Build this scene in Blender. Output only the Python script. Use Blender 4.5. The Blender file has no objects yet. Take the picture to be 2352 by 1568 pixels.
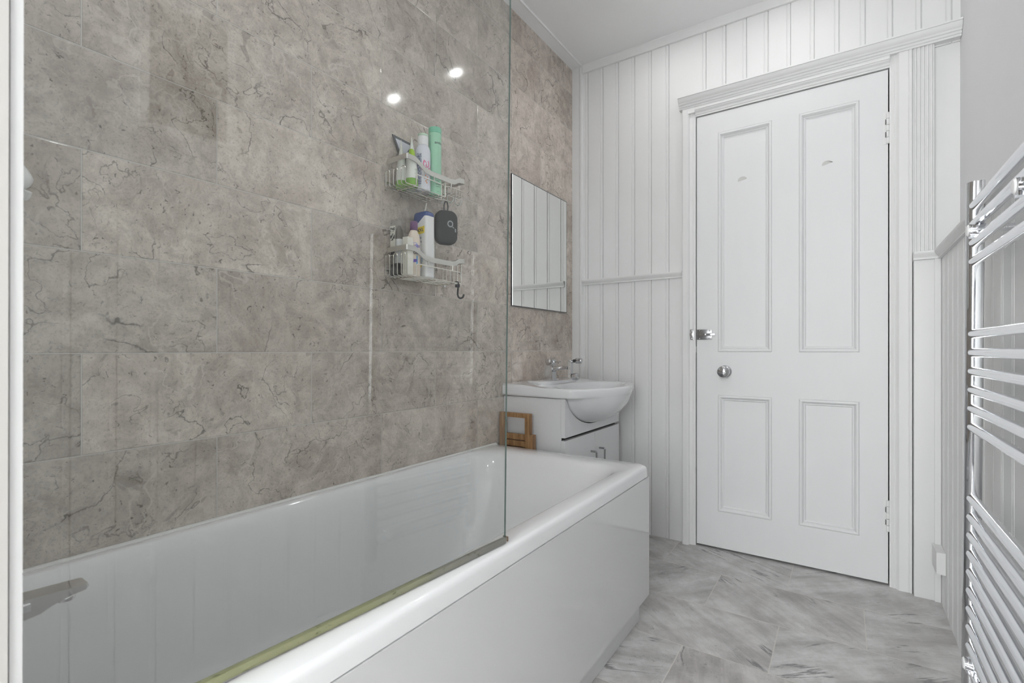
import bpy, bmesh, math, random
from mathutils import Vector, Matrix
random.seed(7)
SC = bpy.context.scene
COL = SC.collection
PI = math.pi
ORG = {}          # object name -> world origin of its root (meshes are written in world coordinates)

# ------------------------------------------------------------------ helpers
def V(*a): return Vector(a)

def obj(name, bm, mat, parent=None, smooth=True, sharp=35, bevel=0.0, seg=2, org=None):
    """link a bmesh (world coordinates) as ONE mesh object; its origin is its root's base"""
    o_ = ORG[parent.name] if parent is not None else Vector(org or (0, 0, 0))
    if bevel > 0:
        ed = [e for e in bm.edges if e.is_manifold and len(e.link_faces) == 2 and e.calc_face_angle(0) > math.radians(30)]
        bmesh.ops.bevel(bm, geom=ed, offset=bevel, segments=seg, profile=0.5, affect='EDGES', clamp_overlap=True)
    bmesh.ops.translate(bm, vec=-o_, verts=bm.verts)
    me = bpy.data.meshes.new(name)
    bm.to_mesh(me); bm.free()
    ms = mat if isinstance(mat, (list, tuple)) else [mat]
    for m in ms: me.materials.append(m)
    o = bpy.data.objects.new(name, me)
    COL.objects.link(o)
    if smooth:
        for p in me.polygons: p.use_smooth = True
        try: me.set_sharp_from_angle(angle=math.radians(sharp))
        except Exception: pass
    if parent is not None: o.parent = parent
    else: o.location = o_
    ORG[o.name] = o_
    return o

def thing(name, label, cat, loc, group=None):
    o = bpy.data.objects.new(name, None); COL.objects.link(o)
    o.empty_display_size = 0.03
    o.location = loc; o['label'] = label; o['category'] = cat
    if group: o['group'] = group
    ORG[o.name] = Vector(loc)
    return o

def tag(o, label, cat, group=None):
    o['label'] = label; o['category'] = cat
    if group: o['group'] = group
    return o

def struct(name, bm, mat, parent=None, **k):
    o = obj(name, bm, mat, parent, **k)
    if parent is None: o['kind'] = 'structure'
    return o

def B(): return bmesh.new()

def box(bm, x0, x1, y0, y1, z0, z1, mi=0):
    vs = [bm.verts.new(p) for p in ((x0,y0,z0),(x1,y0,z0),(x1,y1,z0),(x0,y1,z0),(x0,y0,z1),(x1,y0,z1),(x1,y1,z1),(x0,y1,z1))]
    for f in ((0,3,2,1),(4,5,6,7),(0,1,5,4),(1,2,6,5),(2,3,7,6),(3,0,4,7)):
        bm.faces.new([vs[i] for i in f]).material_index = mi
    return vs

def loft(bm, rings, cap0=False, cap1=False, closed=True, mi=0):
    R = [[bm.verts.new(p) for p in r] for r in rings]
    n = len(R[0])
    for a, b in zip(R[:-1], R[1:]):
        for i in range(n if closed else n - 1):
            j = (i + 1) % n
            try: bm.faces.new((a[i], a[j], b[j], b[i])).material_index = mi
            except ValueError: pass
    if cap0: bm.faces.new(list(reversed(R[0]))).material_index = mi
    if cap1: bm.faces.new(R[-1]).material_index = mi
    return R

def fixn(bm):
    bmesh.ops.recalc_face_normals(bm, faces=bm.faces); return bm

def circ(c, ax, r, n=24, rx=None, ph=0.0):
    """ring round a centre, normal along axis ax ('x','y','z'), r / rx radii"""
    rx = rx or r
    out = []
    for i in range(n):
        t = 2*PI*i/n + ph
        a, b = r*math.cos(t), rx*math.sin(t)
        if ax == 'z': out.append((c[0]+a, c[1]+b, c[2]))
        elif ax == 'x': out.append((c[0], c[1]+a, c[2]+b))
        else: out.append((c[0]+a, c[1], c[2]+b))
    return out

def lathe(bm, c, ax, prof, n=28, mi=0, cap0=True, cap1=True, sy=1.0):
    """prof = [(r, h)] along the axis"""
    rings = []
    for r, h in prof:
        cc = list(c); cc['xyz'.index(ax)] += h
        rings.append(circ(cc, ax, max(r, 1e-5), n, max(r, 1e-5)*sy))
    loft(bm, rings, cap0, cap1, mi=mi)
    return bm

def tube(bm, pts, r, n=8, closed=False, mi=0, cap=True, rads=None):
    pts = [Vector(p) for p in pts]
    m = len(pts); rings = []
    up = None
    for i, p in enumerate(pts):
        if closed: d = pts[(i+1) % m] - pts[i-1]
        elif i == 0: d = pts[1] - p
        elif i == m-1: d = p - pts[i-1]
        else: d = (pts[i+1]-p).normalized() + (p-pts[i-1]).normalized()
        if d.length < 1e-9: d = Vector((0,0,1))
        d.normalize()
        if up is None:
            up = Vector((0,0,1)) if abs(d.z) < 0.9 else Vector((1,0,0))
        s = d.cross(up)
        if s.length < 1e-6: s = d.cross(Vector((1,0.3,0)))
        s.normalize(); up = s.cross(d).normalized()
        rr = rads[i] if rads else r
        rings.append([p + s*(rr*math.cos(2*PI*k/n)) + up*(rr*math.sin(2*PI*k/n)) for k in range(n)])
    if closed: rings.append(rings[0])
    loft(bm, rings, cap and not closed, cap and not closed, mi=mi)
    return bm

def fillet(pts, r, n=5, closed=False):
    """round the corners of a polyline"""
    P = [Vector(p) for p in pts]; out = []
    m = len(P)
    for i, p in enumerate(P):
        if not closed and i in (0, m-1): out.append(p); continue
        a, b = P[i-1], P[(i+1) % m]
        da, db = (a-p), (b-p)
        q = min(r, da.length*0.49, db.length*0.49)
        A, C2 = p+da.normalized()*q, p+db.normalized()*q
        for k in range(n+1):
            t = k/n
            out.append(A*(1-t)**2 + p*2*t*(1-t) + C2*t*t)
    return out

def ribbon(bm, pts, h, t, mi=0):
    """flat bar on edge: centre line pts, height h (z), thickness t"""
    pts = [Vector(p) for p in pts]; rings = []
    m = len(pts)
    for i, p in enumerate(pts):
        d = (pts[min(i+1, m-1)] - pts[max(i-1, 0)]); d.z = 0
        d.normalize(); s = Vector((d.y, -d.x, 0))*(t/2); u = Vector((0,0,h/2))
        rings.append([p-s-u, p+s-u, p+s+u, p-s+u])
    loft(bm, rings, True, True, mi=mi)

def rrect(x0, x1, y0, y1, r, z, n=6, rn=None):
    """rounded rectangle ring, 4*(n+1) points"""
    out = []
    r = max(min(r, (x1-x0)/2-1e-4, (y1-y0)/2-1e-4), 1e-5)
    rn = r if rn is None else rn
    for cx, cy, a0, r in ((x1-r, y1-r, 0, r), (x0+r, y1-r, PI/2, r), (x0+rn, y0+rn, PI, rn), (x1-rn, y0+rn, 1.5*PI, rn)):
        for k in range(n+1):
            a = a0 + PI/2*k/n
            out.append((cx+r*math.cos(a), cy+r*math.sin(a), z))
    return out

def extr(bm, prof, ax, a, b, mi=0, caps=True, closed=True):
    """extrude a 2D profile along an axis: x -> (y,z) pairs, y -> (x,z) pairs, z -> (x,y) pairs"""
    def pt(q, h):
        return {'x': (h, q[0], q[1]), 'y': (q[0], h, q[1]), 'z': (q[0], q[1], h)}[ax]
    loft(bm, [[pt(q, a) for q in prof], [pt(q, b) for q in prof]], caps and closed, caps and closed, closed, mi)

def text_bm(s, size, bold=0.0):
    cu = bpy.data.curves.new('lettering', 'FONT')
    cu.body = s; cu.size = size; cu.align_x = 'CENTER'; cu.align_y = 'CENTER'; cu.offset = bold*size
    cu.resolution_u = 3
    o = bpy.data.objects.new('lettering', cu); COL.objects.link(o)
    me = bpy.data.meshes.new_from_object(o.evaluated_get(bpy.context.evaluated_depsgraph_get()))
    bm = bmesh.new(); bm.from_mesh(me)
    bpy.data.objects.remove(o); bpy.data.curves.remove(cu); bpy.data.meshes.remove(me)
    return bm

def on_cyl(bm, c, r, ang, sx=1.0):
    """wrap flat (x right, y up) lettering round a vertical cylinder; centre at angle ang"""
    for v in bm.verts:
        a = ang + v.co.x*sx/r
        v.co = Vector((c[0]+(r+.0003)*math.cos(a), c[1]+(r+.0003)*math.sin(a), c[2]+v.co.y))
    return bm

def on_plane(bm, c, right, up):
    right = Vector(right).normalized(); up = Vector(up).normalized(); c = Vector(c)
    for v in bm.verts: v.co = c + right*v.co.x + up*v.co.y
    return bm

def mark_bm(polys):
    bm = B()
    for p in polys: bm.faces.new([bm.verts.new((q[0], q[1], 0)) for q in p])
    return bm

# ------------------------------------------------------------------ materials
def nt(name):
    m = bpy.data.materials.new(name); m.use_nodes = True
    t = m.node_tree; t.nodes.clear()
    return m, t

class N:
    def __init__(s, t): s.t = t
    def __call__(s, typ, **k):
        n = s.t.nodes.new(typ)
        for a, b in k.items(): setattr(n, a, b)
        return n
    def l(s, a, b): s.t.links.new(a, b)
    def val(s, x, sock):
        if hasattr(x, 'node'): s.l(x, sock)
        else: sock.default_value = x
    def math(s, op, a, b=0.0, c=0.0, clamp=False):
        n = s('ShaderNodeMath', operation=op, use_clamp=clamp)
        s.val(a, n.inputs[0]); s.val(b, n.inputs[1]); s.val(c, n.inputs[2])
        return n.outputs[0]
    def mix(s, f, a, b, mode='MIX'):
        n = s('ShaderNodeMix', data_type='RGBA', blend_type=mode)
        s.val(f, n.inputs[0])
        for x, i in ((a, 6), (b, 7)):
            if hasattr(x, 'node'): s.l(x, n.inputs[i])
            else: n.inputs[i].default_value = (*x, 1) if len(x) == 3 else x
        return n.outputs[2]
    def noise(s, vec, scale, detail=4, rough=0.55, dist=0.0):
        n = s('ShaderNodeTexNoise'); n.inputs['Scale'].default_value = scale
        n.inputs['Detail'].default_value = detail; n.inputs['Roughness'].default_value = rough
        n.inputs['Distortion'].default_value = dist
        if vec is not None: s.l(vec, n.inputs['Vector'])
        return n.outputs['Fac']
    def mapr(s, x, a, b, c=0.0, d=1.0, smooth=True):
        n = s('ShaderNodeMapRange', interpolation_type='SMOOTHSTEP' if smooth else 'LINEAR')
        s.val(x, n.inputs[0]); n.inputs[1].default_value = a; n.inputs[2].default_value = b
        n.inputs[3].default_value = c; n.inputs[4].default_value = d
        return n.outputs[0]
    def comb(s, x, y, z=0.0):
        n = s('ShaderNodeCombineXYZ'); s.val(x, n.inputs[0]); s.val(y, n.inputs[1]); s.val(z, n.inputs[2])
        return n.outputs[0]
    def sep(s, v):
        n = s('ShaderNodeSeparateXYZ'); s.l(v, n.inputs[0]); return n.outputs
    def vmath(s, op, a, b):
        n = s('ShaderNodeVectorMath', operation=op)
        s.l(a, n.inputs[0])
        if hasattr(b, 'node'): s.l(b, n.inputs[1])
        else: n.inputs[1].default_value = b
        return n.outputs[0]
    def bump(s, h, strength, dist):
        n = s('ShaderNodeBump'); n.inputs['Strength'].default_value = strength; n.inputs['Distance'].default_value = dist
        s.l(h, n.inputs['Height']); return n.outputs[0]
    def out(s, sh):
        o = s('ShaderNodeOutputMaterial'); s.l(sh, o.inputs[0])
    def pbsdf(s, col, rough, metal=0.0, spec=0.5, coat=0.0, normal=None):
        p = s('ShaderNodeBsdfPrincipled')
        if hasattr(col, 'node'): s.l(col, p.inputs['Base Color'])
        else: p.inputs['Base Color'].default_value = (*col, 1)
        s.val(rough, p.inputs['Roughness']); p.inputs['Metallic'].default_value = metal
        p.inputs['Specular IOR Level'].default_value = spec
        p.inputs['Coat Weight'].default_value = coat; p.inputs['Coat Roughness'].default_value = 0.04
        if normal is not None: s.l(normal, p.inputs['Normal'])
        return p

def plain(name, col, rough=0.4, metal=0.0, spec=0.5, coat=0.0, var=0.05, scale=30, bump=0.0, stretch=(1,1,1)):
    """a single-colour surface with a little procedural variation of tone and relief"""
    m, t = nt(name); n = N(t)
    tc = n('ShaderNodeTexCoord').outputs['Object']
    vec = n.vmath('MULTIPLY', tc, stretch)
    f = n.noise(vec, scale, 4)
    c = n.mix(f, [x*(1-var) for x in col], [min(1, x*(1+var)) for x in col])
    nm = n.bump(f, 0.4, bump) if bump else None
    n.out(n.pbsdf(c, rough, metal, spec, coat, nm).outputs[0])
    return m

def tile_wall_mat():
    m, t = nt('grey_stone_wall_tile'); n = N(t)
    pos = n('ShaderNodeTexCoord').outputs['Object']
    s = n.sep(pos); y, z = s[1], s[2]
    L, Hh = 0.4845, 0.1935
    r = n.math('DIVIDE', n.math('SUBTRACT', z, 0.698), Hh)
    row = n.math('FLOOR', r); fr = n.math('FRACT', r)
    odd = n.math('MODULO', n.math('ADD', row, 100.0), 2.0)
    c = n.math('ADD', n.math('DIVIDE', n.math('SUBTRACT', y, 0.3125), L), n.math('MULTIPLY', odd, 0.5))
    colm = n.math('FLOOR', c); fc = n.math('FRACT', c)
    wn = n('ShaderNodeTexWhiteNoise', noise_dimensions='2D')
    n.l(n.comb(n.math('ADD', row, 0.5), n.math('ADD', colm, 0.5)), wn.inputs['Vector'])
    rv = wn.outputs['Value']; rc = wn.outputs['Color']
    # distance to the nearest joint, metres
    dy = n.math('MULTIPLY', n.math('SUBTRACT', 0.5, n.math('ABSOLUTE', n.math('SUBTRACT', fc, 0.5))), L)
    dz = n.math('MULTIPLY', n.math('SUBTRACT', 0.5, n.math('ABSOLUTE', n.math('SUBTRACT', fr, 0.5))), Hh)
    d = n.math('MINIMUM', dy, dz)
    p = n.vmath('ADD', pos, n.vmath('MULTIPLY', rc, (9.0, 9.0, 9.0)))
    warp = n('ShaderNodeTexNoise'); warp.inputs['Scale'].default_value = 7; warp.inputs['Detail'].default_value = 3
    n.l(p, warp.inputs['Vector'])
    pw = n.vmath('ADD', p, n.vmath('MULTIPLY', n.vmath('SUBTRACT', warp.outputs['Color'], (0.5,0.5,0.5)), (0.12,0.12,0.12)))
    cl = n.noise(pw, 6.5, 6, 0.66)
    cl2 = n.noise(pw, 24.0, 5, 0.72)
    fine = n.noise(p, 210.0, 2, 0.75)
    base = n.mix(n.mapr(cl, 0.30, 0.70), (0.375,0.335,0.302), (0.62,0.588,0.545))
    base = n.mix(n.mapr(cl2, 0.34, 0.66), n.mix(0.38, base, (0.25,0.218,0.193)), n.mix(0.22, base, (0.72,0.69,0.65)))
    # warm and cool drifts
    base = n.mix(n.math('MULTIPLY', n.mapr(n.noise(p, 3.0, 3), 0.45, 0.75), 0.28), base, (0.37,0.31,0.275))
    # fine pores and grain
    base = n.mix(n.math('MULTIPLY', n.mapr(fine, 0.50, 0.72), 0.34), base, (0.16,0.14,0.12))
    dash = n.noise(n.vmath('ADD', p, n.vmath('MULTIPLY', n.vmath('SUBTRACT', warp.outputs['Color'], (0.5,0.5,0.5)), (0.05,0.05,0.05))), 95.0, 3, 0.6, 0.8)
    base = n.mix(n.math('MULTIPLY', n.mapr(dash, 0.635, 0.69), n.mapr(cl, 0.62, 0.40, 0.30, 0.85)), base, (0.10,0.085,0.073))
    base = n.mix(n.math('MULTIPLY', n.mapr(dash, 0.36, 0.31), 0.30), base, (0.60,0.58,0.55))
    # dark branching cracks
    wf = n('ShaderNodeTexNoise'); wf.inputs['Scale'].default_value = 26; wf.inputs['Detail'].default_value = 4; wf.inputs['Roughness'].default_value = 0.65
    n.l(p, wf.inputs['Vector'])
    pv = n.vmath('ADD', pw, n.vmath('MULTIPLY', n.vmath('SUBTRACT', wf.outputs['Color'], (0.5,0.5,0.5)), (0.034,0.034,0.034)))
    mk = n('ShaderNodeTexNoise'); mk.inputs['Scale'].default_value = 4.5; mk.inputs['Detail'].default_value = 2
    n.l(p, mk.inputs['Vector']); mks = n.sep(mk.outputs['Color'])
    def vein(sc, w, mi, lo, hi, vec, det=5):
        v = n.math('ABSOLUTE', n.math('SUBTRACT', n.noise(vec, sc, det, 0.5, 0.2), 0.5))
        k = n.mapr(v, 0.0, w, 1.0, 0.0)
        return n.math('MULTIPLY', k, n.mapr(mks[mi], lo, hi))
    base = n.mix(n.math('MULTIPLY', vein(4.0, 0.0050, 0, 0.48, 0.55, pv, 2), 0.78), base, (0.085,0.073,0.062))
    base = n.mix(n.math('MULTIPLY', vein(10.0, 0.0080, 1, 0.50, 0.57, pv, 2), 0.70), base, (0.11,0.095,0.082))
    base = n.mix(n.math('MULTIPLY', vein(6.0, 0.012, 2, 0.47, 0.58, pv, 3), 0.50), base, (0.62,0.60,0.57))
    # brown patches with crisp edges
    patch = n.math('MULTIPLY', n.mapr(n.noise(pw, 14.0, 3, 0.5, 0.6), 0.70, 0.712), 0.40)
    base = n.mix(patch, base, (0.20,0.165,0.142))
    tone = n.mapr(rv, 0, 1, 0.97, 1.22, False)
    base = n.mix(1.0, base, n.comb(n.math('MULTIPLY', tone, 1.03), n.math('MULTIPLY', tone, 0.98), n.math('MULTIPLY', tone, 0.945)), 'MULTIPLY')
    base = n.mix(n.math('MULTIPLY', n.mapr(d, 0.0012, 0.0026, 1.0, 0.0), 0.35), base, (0.20,0.18,0.16))
    gm = n.mapr(d, 0.0006, 0.0013, 1.0, 0.0)
    base = n.mix(n.math('MULTIPLY', gm, 0.85), base, (0.60,0.575,0.54))
    h = n.math('ADD', n.mapr(d, 0.0, 0.0035), n.math('MULTIPLY', fine, 0.006))
    rg = n.math('ADD', 0.055, n.math('MULTIPLY', fine, 0.06))
    rg = n.math('ADD', rg, n.math('MULTIPLY', gm, 0.4))
    n.out(n.pbsdf(base, rg, spec=0.5, normal=n.bump(h, 0.5, 0.0012)).outputs[0])
    return m

def floor_mat():
    m, t = nt('grey_marbled_floor_tile'); n = N(t)
    pos = n('ShaderNodeTexCoord').outputs['Object']
    s = n.sep(pos); x, y = s[0], s[1]
    L, W = 0.463, 0.281
    r = n.math('DIVIDE', n.math('SUBTRACT', y, 1.807), W)
    row = n.math('FLOOR', r); fr = n.math('FRACT', r)
    odd = n.math('MODULO', n.math('ADD', row, 101.0), 2.0)
    c = n.math('ADD', n.math('DIVIDE', n.math('SUBTRACT', x, -0.174), L), n.math('MULTIPLY', n.math('SUBTRACT', 1.0, odd), 0.0))
    c = n.math('ADD', c, n.math('MULTIPLY', odd, 0.5))
    colm = n.math('FLOOR', c); fc = n.math('FRACT', c)
    wn = n('ShaderNodeTexWhiteNoise', noise_dimensions='2D')
    n.l(n.comb(n.math('ADD', row, 0.5), n.math('ADD', colm, 0.5)), wn.inputs['Vector'])
    rc = wn.outputs['Color']; rv = wn.outputs['Value']; rc_r = n.sep(rc)[0]
    dx = n.math('MULTIPLY', n.math('SUBTRACT', 0.5, n.math('ABSOLUTE', n.math('SUBTRACT', fc, 0.5))), L)
    dy = n.math('MULTIPLY', n.math('SUBTRACT', 0.5, n.math('ABSOLUTE', n.math('SUBTRACT', fr, 0.5))), W)
    d = n.math('MINIMUM', dx, dy)
    rot = n('ShaderNodeVectorRotate', rotation_type='Z_AXIS')
    n.l(pos, rot.inputs['Vector'])
    n.l(n.math('ADD', 0.25, n.math('MULTIPLY', n.math('SUBTRACT', rv, 0.5), 2.4)), rot.inputs['Angle'])
    p = n.vmath('ADD', rot.outputs[0], n.vmath('MULTIPLY', rc, (7.0, 7.0, 7.0)))
    st = n.vmath('MULTIPLY', p, (0.85, 5.6, 1.0))
    streak = n.noise(st, 2.1, 8, 0.70, 0.2)
    cl = n.noise(p, 9.0, 8, 0.68)
    fine = n.noise(p, 130.0, 4, 0.7)
    base = n.mix(n.mapr(streak, 0.30, 0.68), (0.33,0.318,0.312), (0.63,0.62,0.612))
    base = n.mix(n.mapr(cl, 0.36, 0.66), n.mix(0.34, base, (0.29,0.272,0.262)), n.mix(0.34, base, (0.76,0.755,0.75)))
    base = n.mix(n.math('MULTIPLY', n.mapr(rc_r, 0.55, 0.95), 0.5), base, n.mix(1.0, base, (0.90,0.855,0.83), 'MULTIPLY'))
    v = n.math('ABSOLUTE', n.math('SUBTRACT', n.noise(st, 1.0, 7, 0.62, 0.2), 0.5))
    base = n.mix(n.math('MULTIPLY', n.math('MULTIPLY', n.mapr(v, 0.0, 0.014, 1, 0), n.mapr(n.noise(p, 5.0, 2), 0.50, 0.57)), 0.80), base, (0.13,0.125,0.125))
    sp = n.math('MULTIPLY', n.mapr(n.noise(p, 75.0, 4, 0.7, 0.8), 0.60, 0.68), n.mapr(n.noise(p, 6.0, 3), 0.50, 0.62, 0.0, 0.6))
    base = n.mix(sp, base, (0.17,0.165,0.165))
    base = n.mix(n.math('MULTIPLY', n.mapr(fine, 0.55, 0.72), 0.20), base, (0.22,0.21,0.205))
    gm = n.mapr(d, 0.0009, 0.0019, 1.0, 0.0)
    base = n.mix(n.math('MULTIPLY', gm, 0.75), base, (0.62,0.59,0.54))
    h = n.math('ADD', n.mapr(d, 0.0, 0.003), n.math('MULTIPLY', cl, 0.15))
    n.out(n.pbsdf(base, 0.34, spec=0.45, normal=n.bump(h, 0.35, 0.001)).outputs[0])
    return m

def glass_mat(name, tint=(0.972,0.982,0.976), ior=1.5):
    """thin clear sheet: Fresnel mix of a straight-through and a mirror ray"""
    m, t = nt(name); n = N(t)
    geo = n('ShaderNodeNewGeometry')
    io = n.math('SUBTRACT', ior, n.math('MULTIPLY', geo.outputs['Backfacing'], ior-1.0/ior))
    fr = n('ShaderNodeFresnel'); n.l(io, fr.inputs['IOR'])
    tr = n('ShaderNodeBsdfTransparent'); tr.inputs[0].default_value = (*tint, 1)
    gl = n('ShaderNodeBsdfGlossy'); gl.inputs['Roughness'].default_value = 0.012
    noise = n.noise(n('ShaderNodeTexCoord').outputs['Object'], 3.0, 2)
    gl.inputs[0].default_value = (0.95,0.97,0.96,1)
    n.l(n.bump(noise, 0.05, 0.0005), gl.inputs['Normal'])
    mx = n('ShaderNodeMixShader'); n.l(fr.outputs[0], mx.inputs[0]); n.l(tr.outputs[0], mx.inputs[1]); n.l(gl.outputs[0], mx.inputs[2])
    n.out(mx.outputs[0])
    return m

def wood_mat():
    m, t = nt('oiled_bamboo_wood'); n = N(t)
    tc = n('ShaderNodeTexCoord').outputs['Object']
    v = n.vmath('MULTIPLY', tc, (60, 60, 5))
    f = n.noise(v, 1.6, 6, 0.6, 0.4)
    c = n.mix(n.mapr(f, 0.3, 0.7), (0.21,0.105,0.042), (0.42,0.25,0.12))
    n.out(n.pbsdf(c, 0.45, normal=n.bump(f, 0.2, 0.0006)).outputs[0])
    return m

def seal_mat():
    m, t = nt('yellowed_seal_plastic'); n = N(t)
    tc = n('ShaderNodeTexCoord').outputs['Object']
    s = n.sep(tc)
    f = n.noise(n.vmath('MULTIPLY', tc, (60, 12, 60)), 1.0, 5, 0.65)
    g = n.mapr(n.math('ADD', s[1], n.math('MULTIPLY', n.math('SUBTRACT', f, 0.5), 0.30)), 0.33, 0.62)
    c = n.mix(g, (0.255,0.26,0.145), (0.22,0.215,0.195))
    c = n.mix(n.math('MULTIPLY', n.mapr(n.noise(n.vmath('MULTIPLY', tc, (90, 40, 90)), 1.0, 3), 0.6, 0.68), 0.7), c, (0.06,0.065,0.02))
    n.out(n.pbsdf(c, 0.28).outputs[0])
    return m

def emit_mat(name, col, st):
    m, t = nt(name); n = N(t)
    e = n('ShaderNodeEmission'); e.inputs[0].default_value = (*col, 1); e.inputs[1].default_value = st
    n.out(e.outputs[0]); return m

def label_mat(name, a, b, sx, sz, thr):
    """small printed blocks: two inks from a stretched noise"""
    m, t = nt(name); n = N(t)
    tc = n('ShaderNodeTexCoord').outputs['Object']
    f = n.noise(n.vmath('MULTIPLY', tc, (sx, sx, sz)), 1.0, 2, 0.6)
    c = n.mix(n.mapr(f, thr-.02, thr+.02), a, b)
    n.out(n.pbsdf(c, 0.4).outputs[0]); return m

M = {}
M['tile'] = tile_wall_mat()
M['floor'] = floor_mat()
M['paint'] = plain('white_gloss_paint', (0.77,0.768,0.765), 0.52, spec=0.25, var=0.02, scale=5, stretch=(3,3,1.5))
M['door'] = plain('white_satin_door_paint', (0.75,0.75,0.757), 0.48, spec=0.3, var=0.015, scale=6, stretch=(4,4,1))
M['plaster'] = plain('pale_grey_plaster_paint', (0.79,0.785,0.80), 0.75, spec=0.25, var=0.015, scale=8, bump=0.0004)
M['ceiling'] = plain('white_pvc_ceiling', (0.86,0.86,0.865), 0.16, spec=0.45, var=0.01, scale=4)
M['acrylic'] = plain('white_bath_acrylic', (0.79,0.79,0.80), 0.07, spec=0.5, coat=0.35, var=0.008, scale=3)
M['panel'] = plain('white_gloss_bath_panel', (0.655,0.657,0.66), 0.08, spec=0.5, var=0.01, scale=3)
M['ceramic'] = plain('white_glazed_ceramic', (0.74,0.745,0.76), 0.05, spec=0.5, coat=0.5, var=0.006, scale=3)
M['cabinet'] = plain('white_gloss_cabinet', (0.70,0.70,0.712), 0.12, spec=0.5, var=0.008, scale=3)
M['dark'] = plain('dark_gap', (0.03,0.028,0.025), 0.8, var=0.2)
M['chrome'] = plain('polished_chrome', (0.86,0.87,0.90), 0.045, 1.0, var=0.02, scale=12)
M['tapchrome'] = plain('bright_chrome_plate', (0.56,0.565,0.58), 0.05, 1.0, var=0.03, scale=12)
M['handle'] = plain('satin_nickel', (0.36,0.36,0.37), 0.25, 1.0, var=0.05, scale=40)
M['chrome2'] = plain('dull_chrome', (0.74,0.74,0.75), 0.16, 1.0, var=0.06, scale=40)
M['steel'] = plain('brushed_steel_strip', (0.64,0.63,0.595), 0.30, 1.0, var=0.06, scale=60, stretch=(1,1,12))
M['wire'] = plain('satin_steel_wire', (0.78,0.76,0.70), 0.22, 1.0, var=0.05, scale=80)
M['glass'] = glass_mat('clear_screen_glass')
M['clear'] = glass_mat('clear_packaging_plastic', (0.93,0.94,0.94), 1.45)
M['alu'] = plain('white_satin_profile', (0.64,0.64,0.64), 0.28, spec=0.5, var=0.02, scale=20)
M['aluc'] = plain('polished_aluminium_profile', (0.84,0.85,0.88), 0.18, 1.0, var=0.03, scale=20)
M['channel'] = plain('pale_beige_channel', (0.50,0.485,0.465), 0.35, var=0.03, scale=20)
M['glassedge'] = plain('dark_green_glass_edge', (0.075,0.105,0.095), 0.12, var=0.1)
M['seal'] = seal_mat()
M['brown'] = plain('brown_stained_cap', (0.16,0.11,0.08), 0.5, var=0.2)
M['grout'] = plain('white_silicone', (0.80,0.80,0.79), 0.3, var=0.03)
M['mirror'] = plain('silvered_mirror', (0.90,0.915,0.90), 0.004, 1.0, var=0.0)
M['edge'] = plain('dark_mirror_edge', (0.10,0.10,0.11), 0.12, 0.8, var=0.3, scale=90)
M['wood'] = wood_mat()
M['whitep'] = plain('white_plastic', (0.80,0.80,0.80), 0.28, var=0.02)
M['creamp'] = plain('cream_card', (0.78,0.76,0.69), 0.45, var=0.02)
M['peach'] = plain('peach_plastic', (0.76,0.66,0.56), 0.28, var=0.03, scale=60)
M['purple'] = plain('purple_plastic', (0.145,0.05,0.165), 0.32, var=0.06)
M['blue'] = plain('navy_blue_plastic', (0.035,0.075,0.26), 0.25, var=0.08)
M['yellow'] = plain('yellow_label_ink', (0.85,0.66,0.03), 0.4, var=0.03)
M['navy'] = plain('navy_ink', (0.03,0.04,0.15), 0.5, var=0.1)
M['ink'] = plain('black_ink', (0.02,0.02,0.022), 0.5, var=0.1)
M['mint'] = plain('mint_green_plastic', (0.36,0.66,0.47), 0.32, var=0.03, scale=40)
M['mintd'] = plain('deeper_mint_cap', (0.20,0.56,0.38), 0.3, var=0.03, scale=40)
M['lime'] = plain('lime_green_band', (0.36,0.60,0.01), 0.35, var=0.05)
M['green'] = plain('leaf_green_cap', (0.20,0.42,0.06), 0.35, var=0.06)
M['pearl'] = plain('pearl_white_tube', (0.78,0.80,0.75), 0.3, var=0.03)
M['lilac'] = plain('lilac_white_can', (0.72,0.73,0.80), 0.25, var=0.03)
M['pink'] = plain('pink_petal_ink', (0.66,0.16,0.30), 0.4, var=0.35, scale=60)
M['orange'] = plain('orange_ink', (0.72,0.24,0.08), 0.4, var=0.15)
M['slate'] = label_mat('small_slate_print', (0.55,0.57,0.68), (0.13,0.15,0.27), 500, 260, 0.5)
M['print'] = label_mat('small_green_print', (0.78,0.80,0.75), (0.28,0.36,0.26), 420, 240, 0.55)
M['bars'] = label_mat('black_and_white_print', (0.78,0.77,0.70), (0.03,0.03,0.03), 150, 110, 0.5)
M['blueink'] = plain('sky_blue_ink', (0.12,0.36,0.62), 0.4, var=0.2, scale=60)
M['violet'] = plain('violet_ink', (0.16,0.09,0.42), 0.4, var=0.2, scale=60)
M['charcoal'] = plain('charcoal_fabric', (0.028,0.029,0.032), 0.75, var=0.3, scale=900, bump=0.0004)
M['rubber'] = plain('dark_rubber', (0.035,0.036,0.04), 0.55, var=0.1)
M['logo'] = plain('grey_logo_print', (0.33,0.34,0.36), 0.5, var=0.05)
M['foil'] = plain('dark_grey_foil', (0.10,0.10,0.115), 0.4, var=0.1)
M['patch'] = plain('bare_adhesive_mark', (0.56,0.56,0.54), 0.6, var=0.05, scale=60)
M['lamp'] = emit_mat('lit_lamp_lens', (0.99, 0.99, 0.99), 225.0)

# ------------------------------------------------------------------ room dimensions (metres)
XL, XR, XD = -1.194, 0.345, 0.287       # tiled wall, right plaster wall, right panelling
YF, YN, YB = 2.345, 0.095, -1.10        # door wall, wall at the tap end, wall behind
ZC = 2.383

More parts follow.
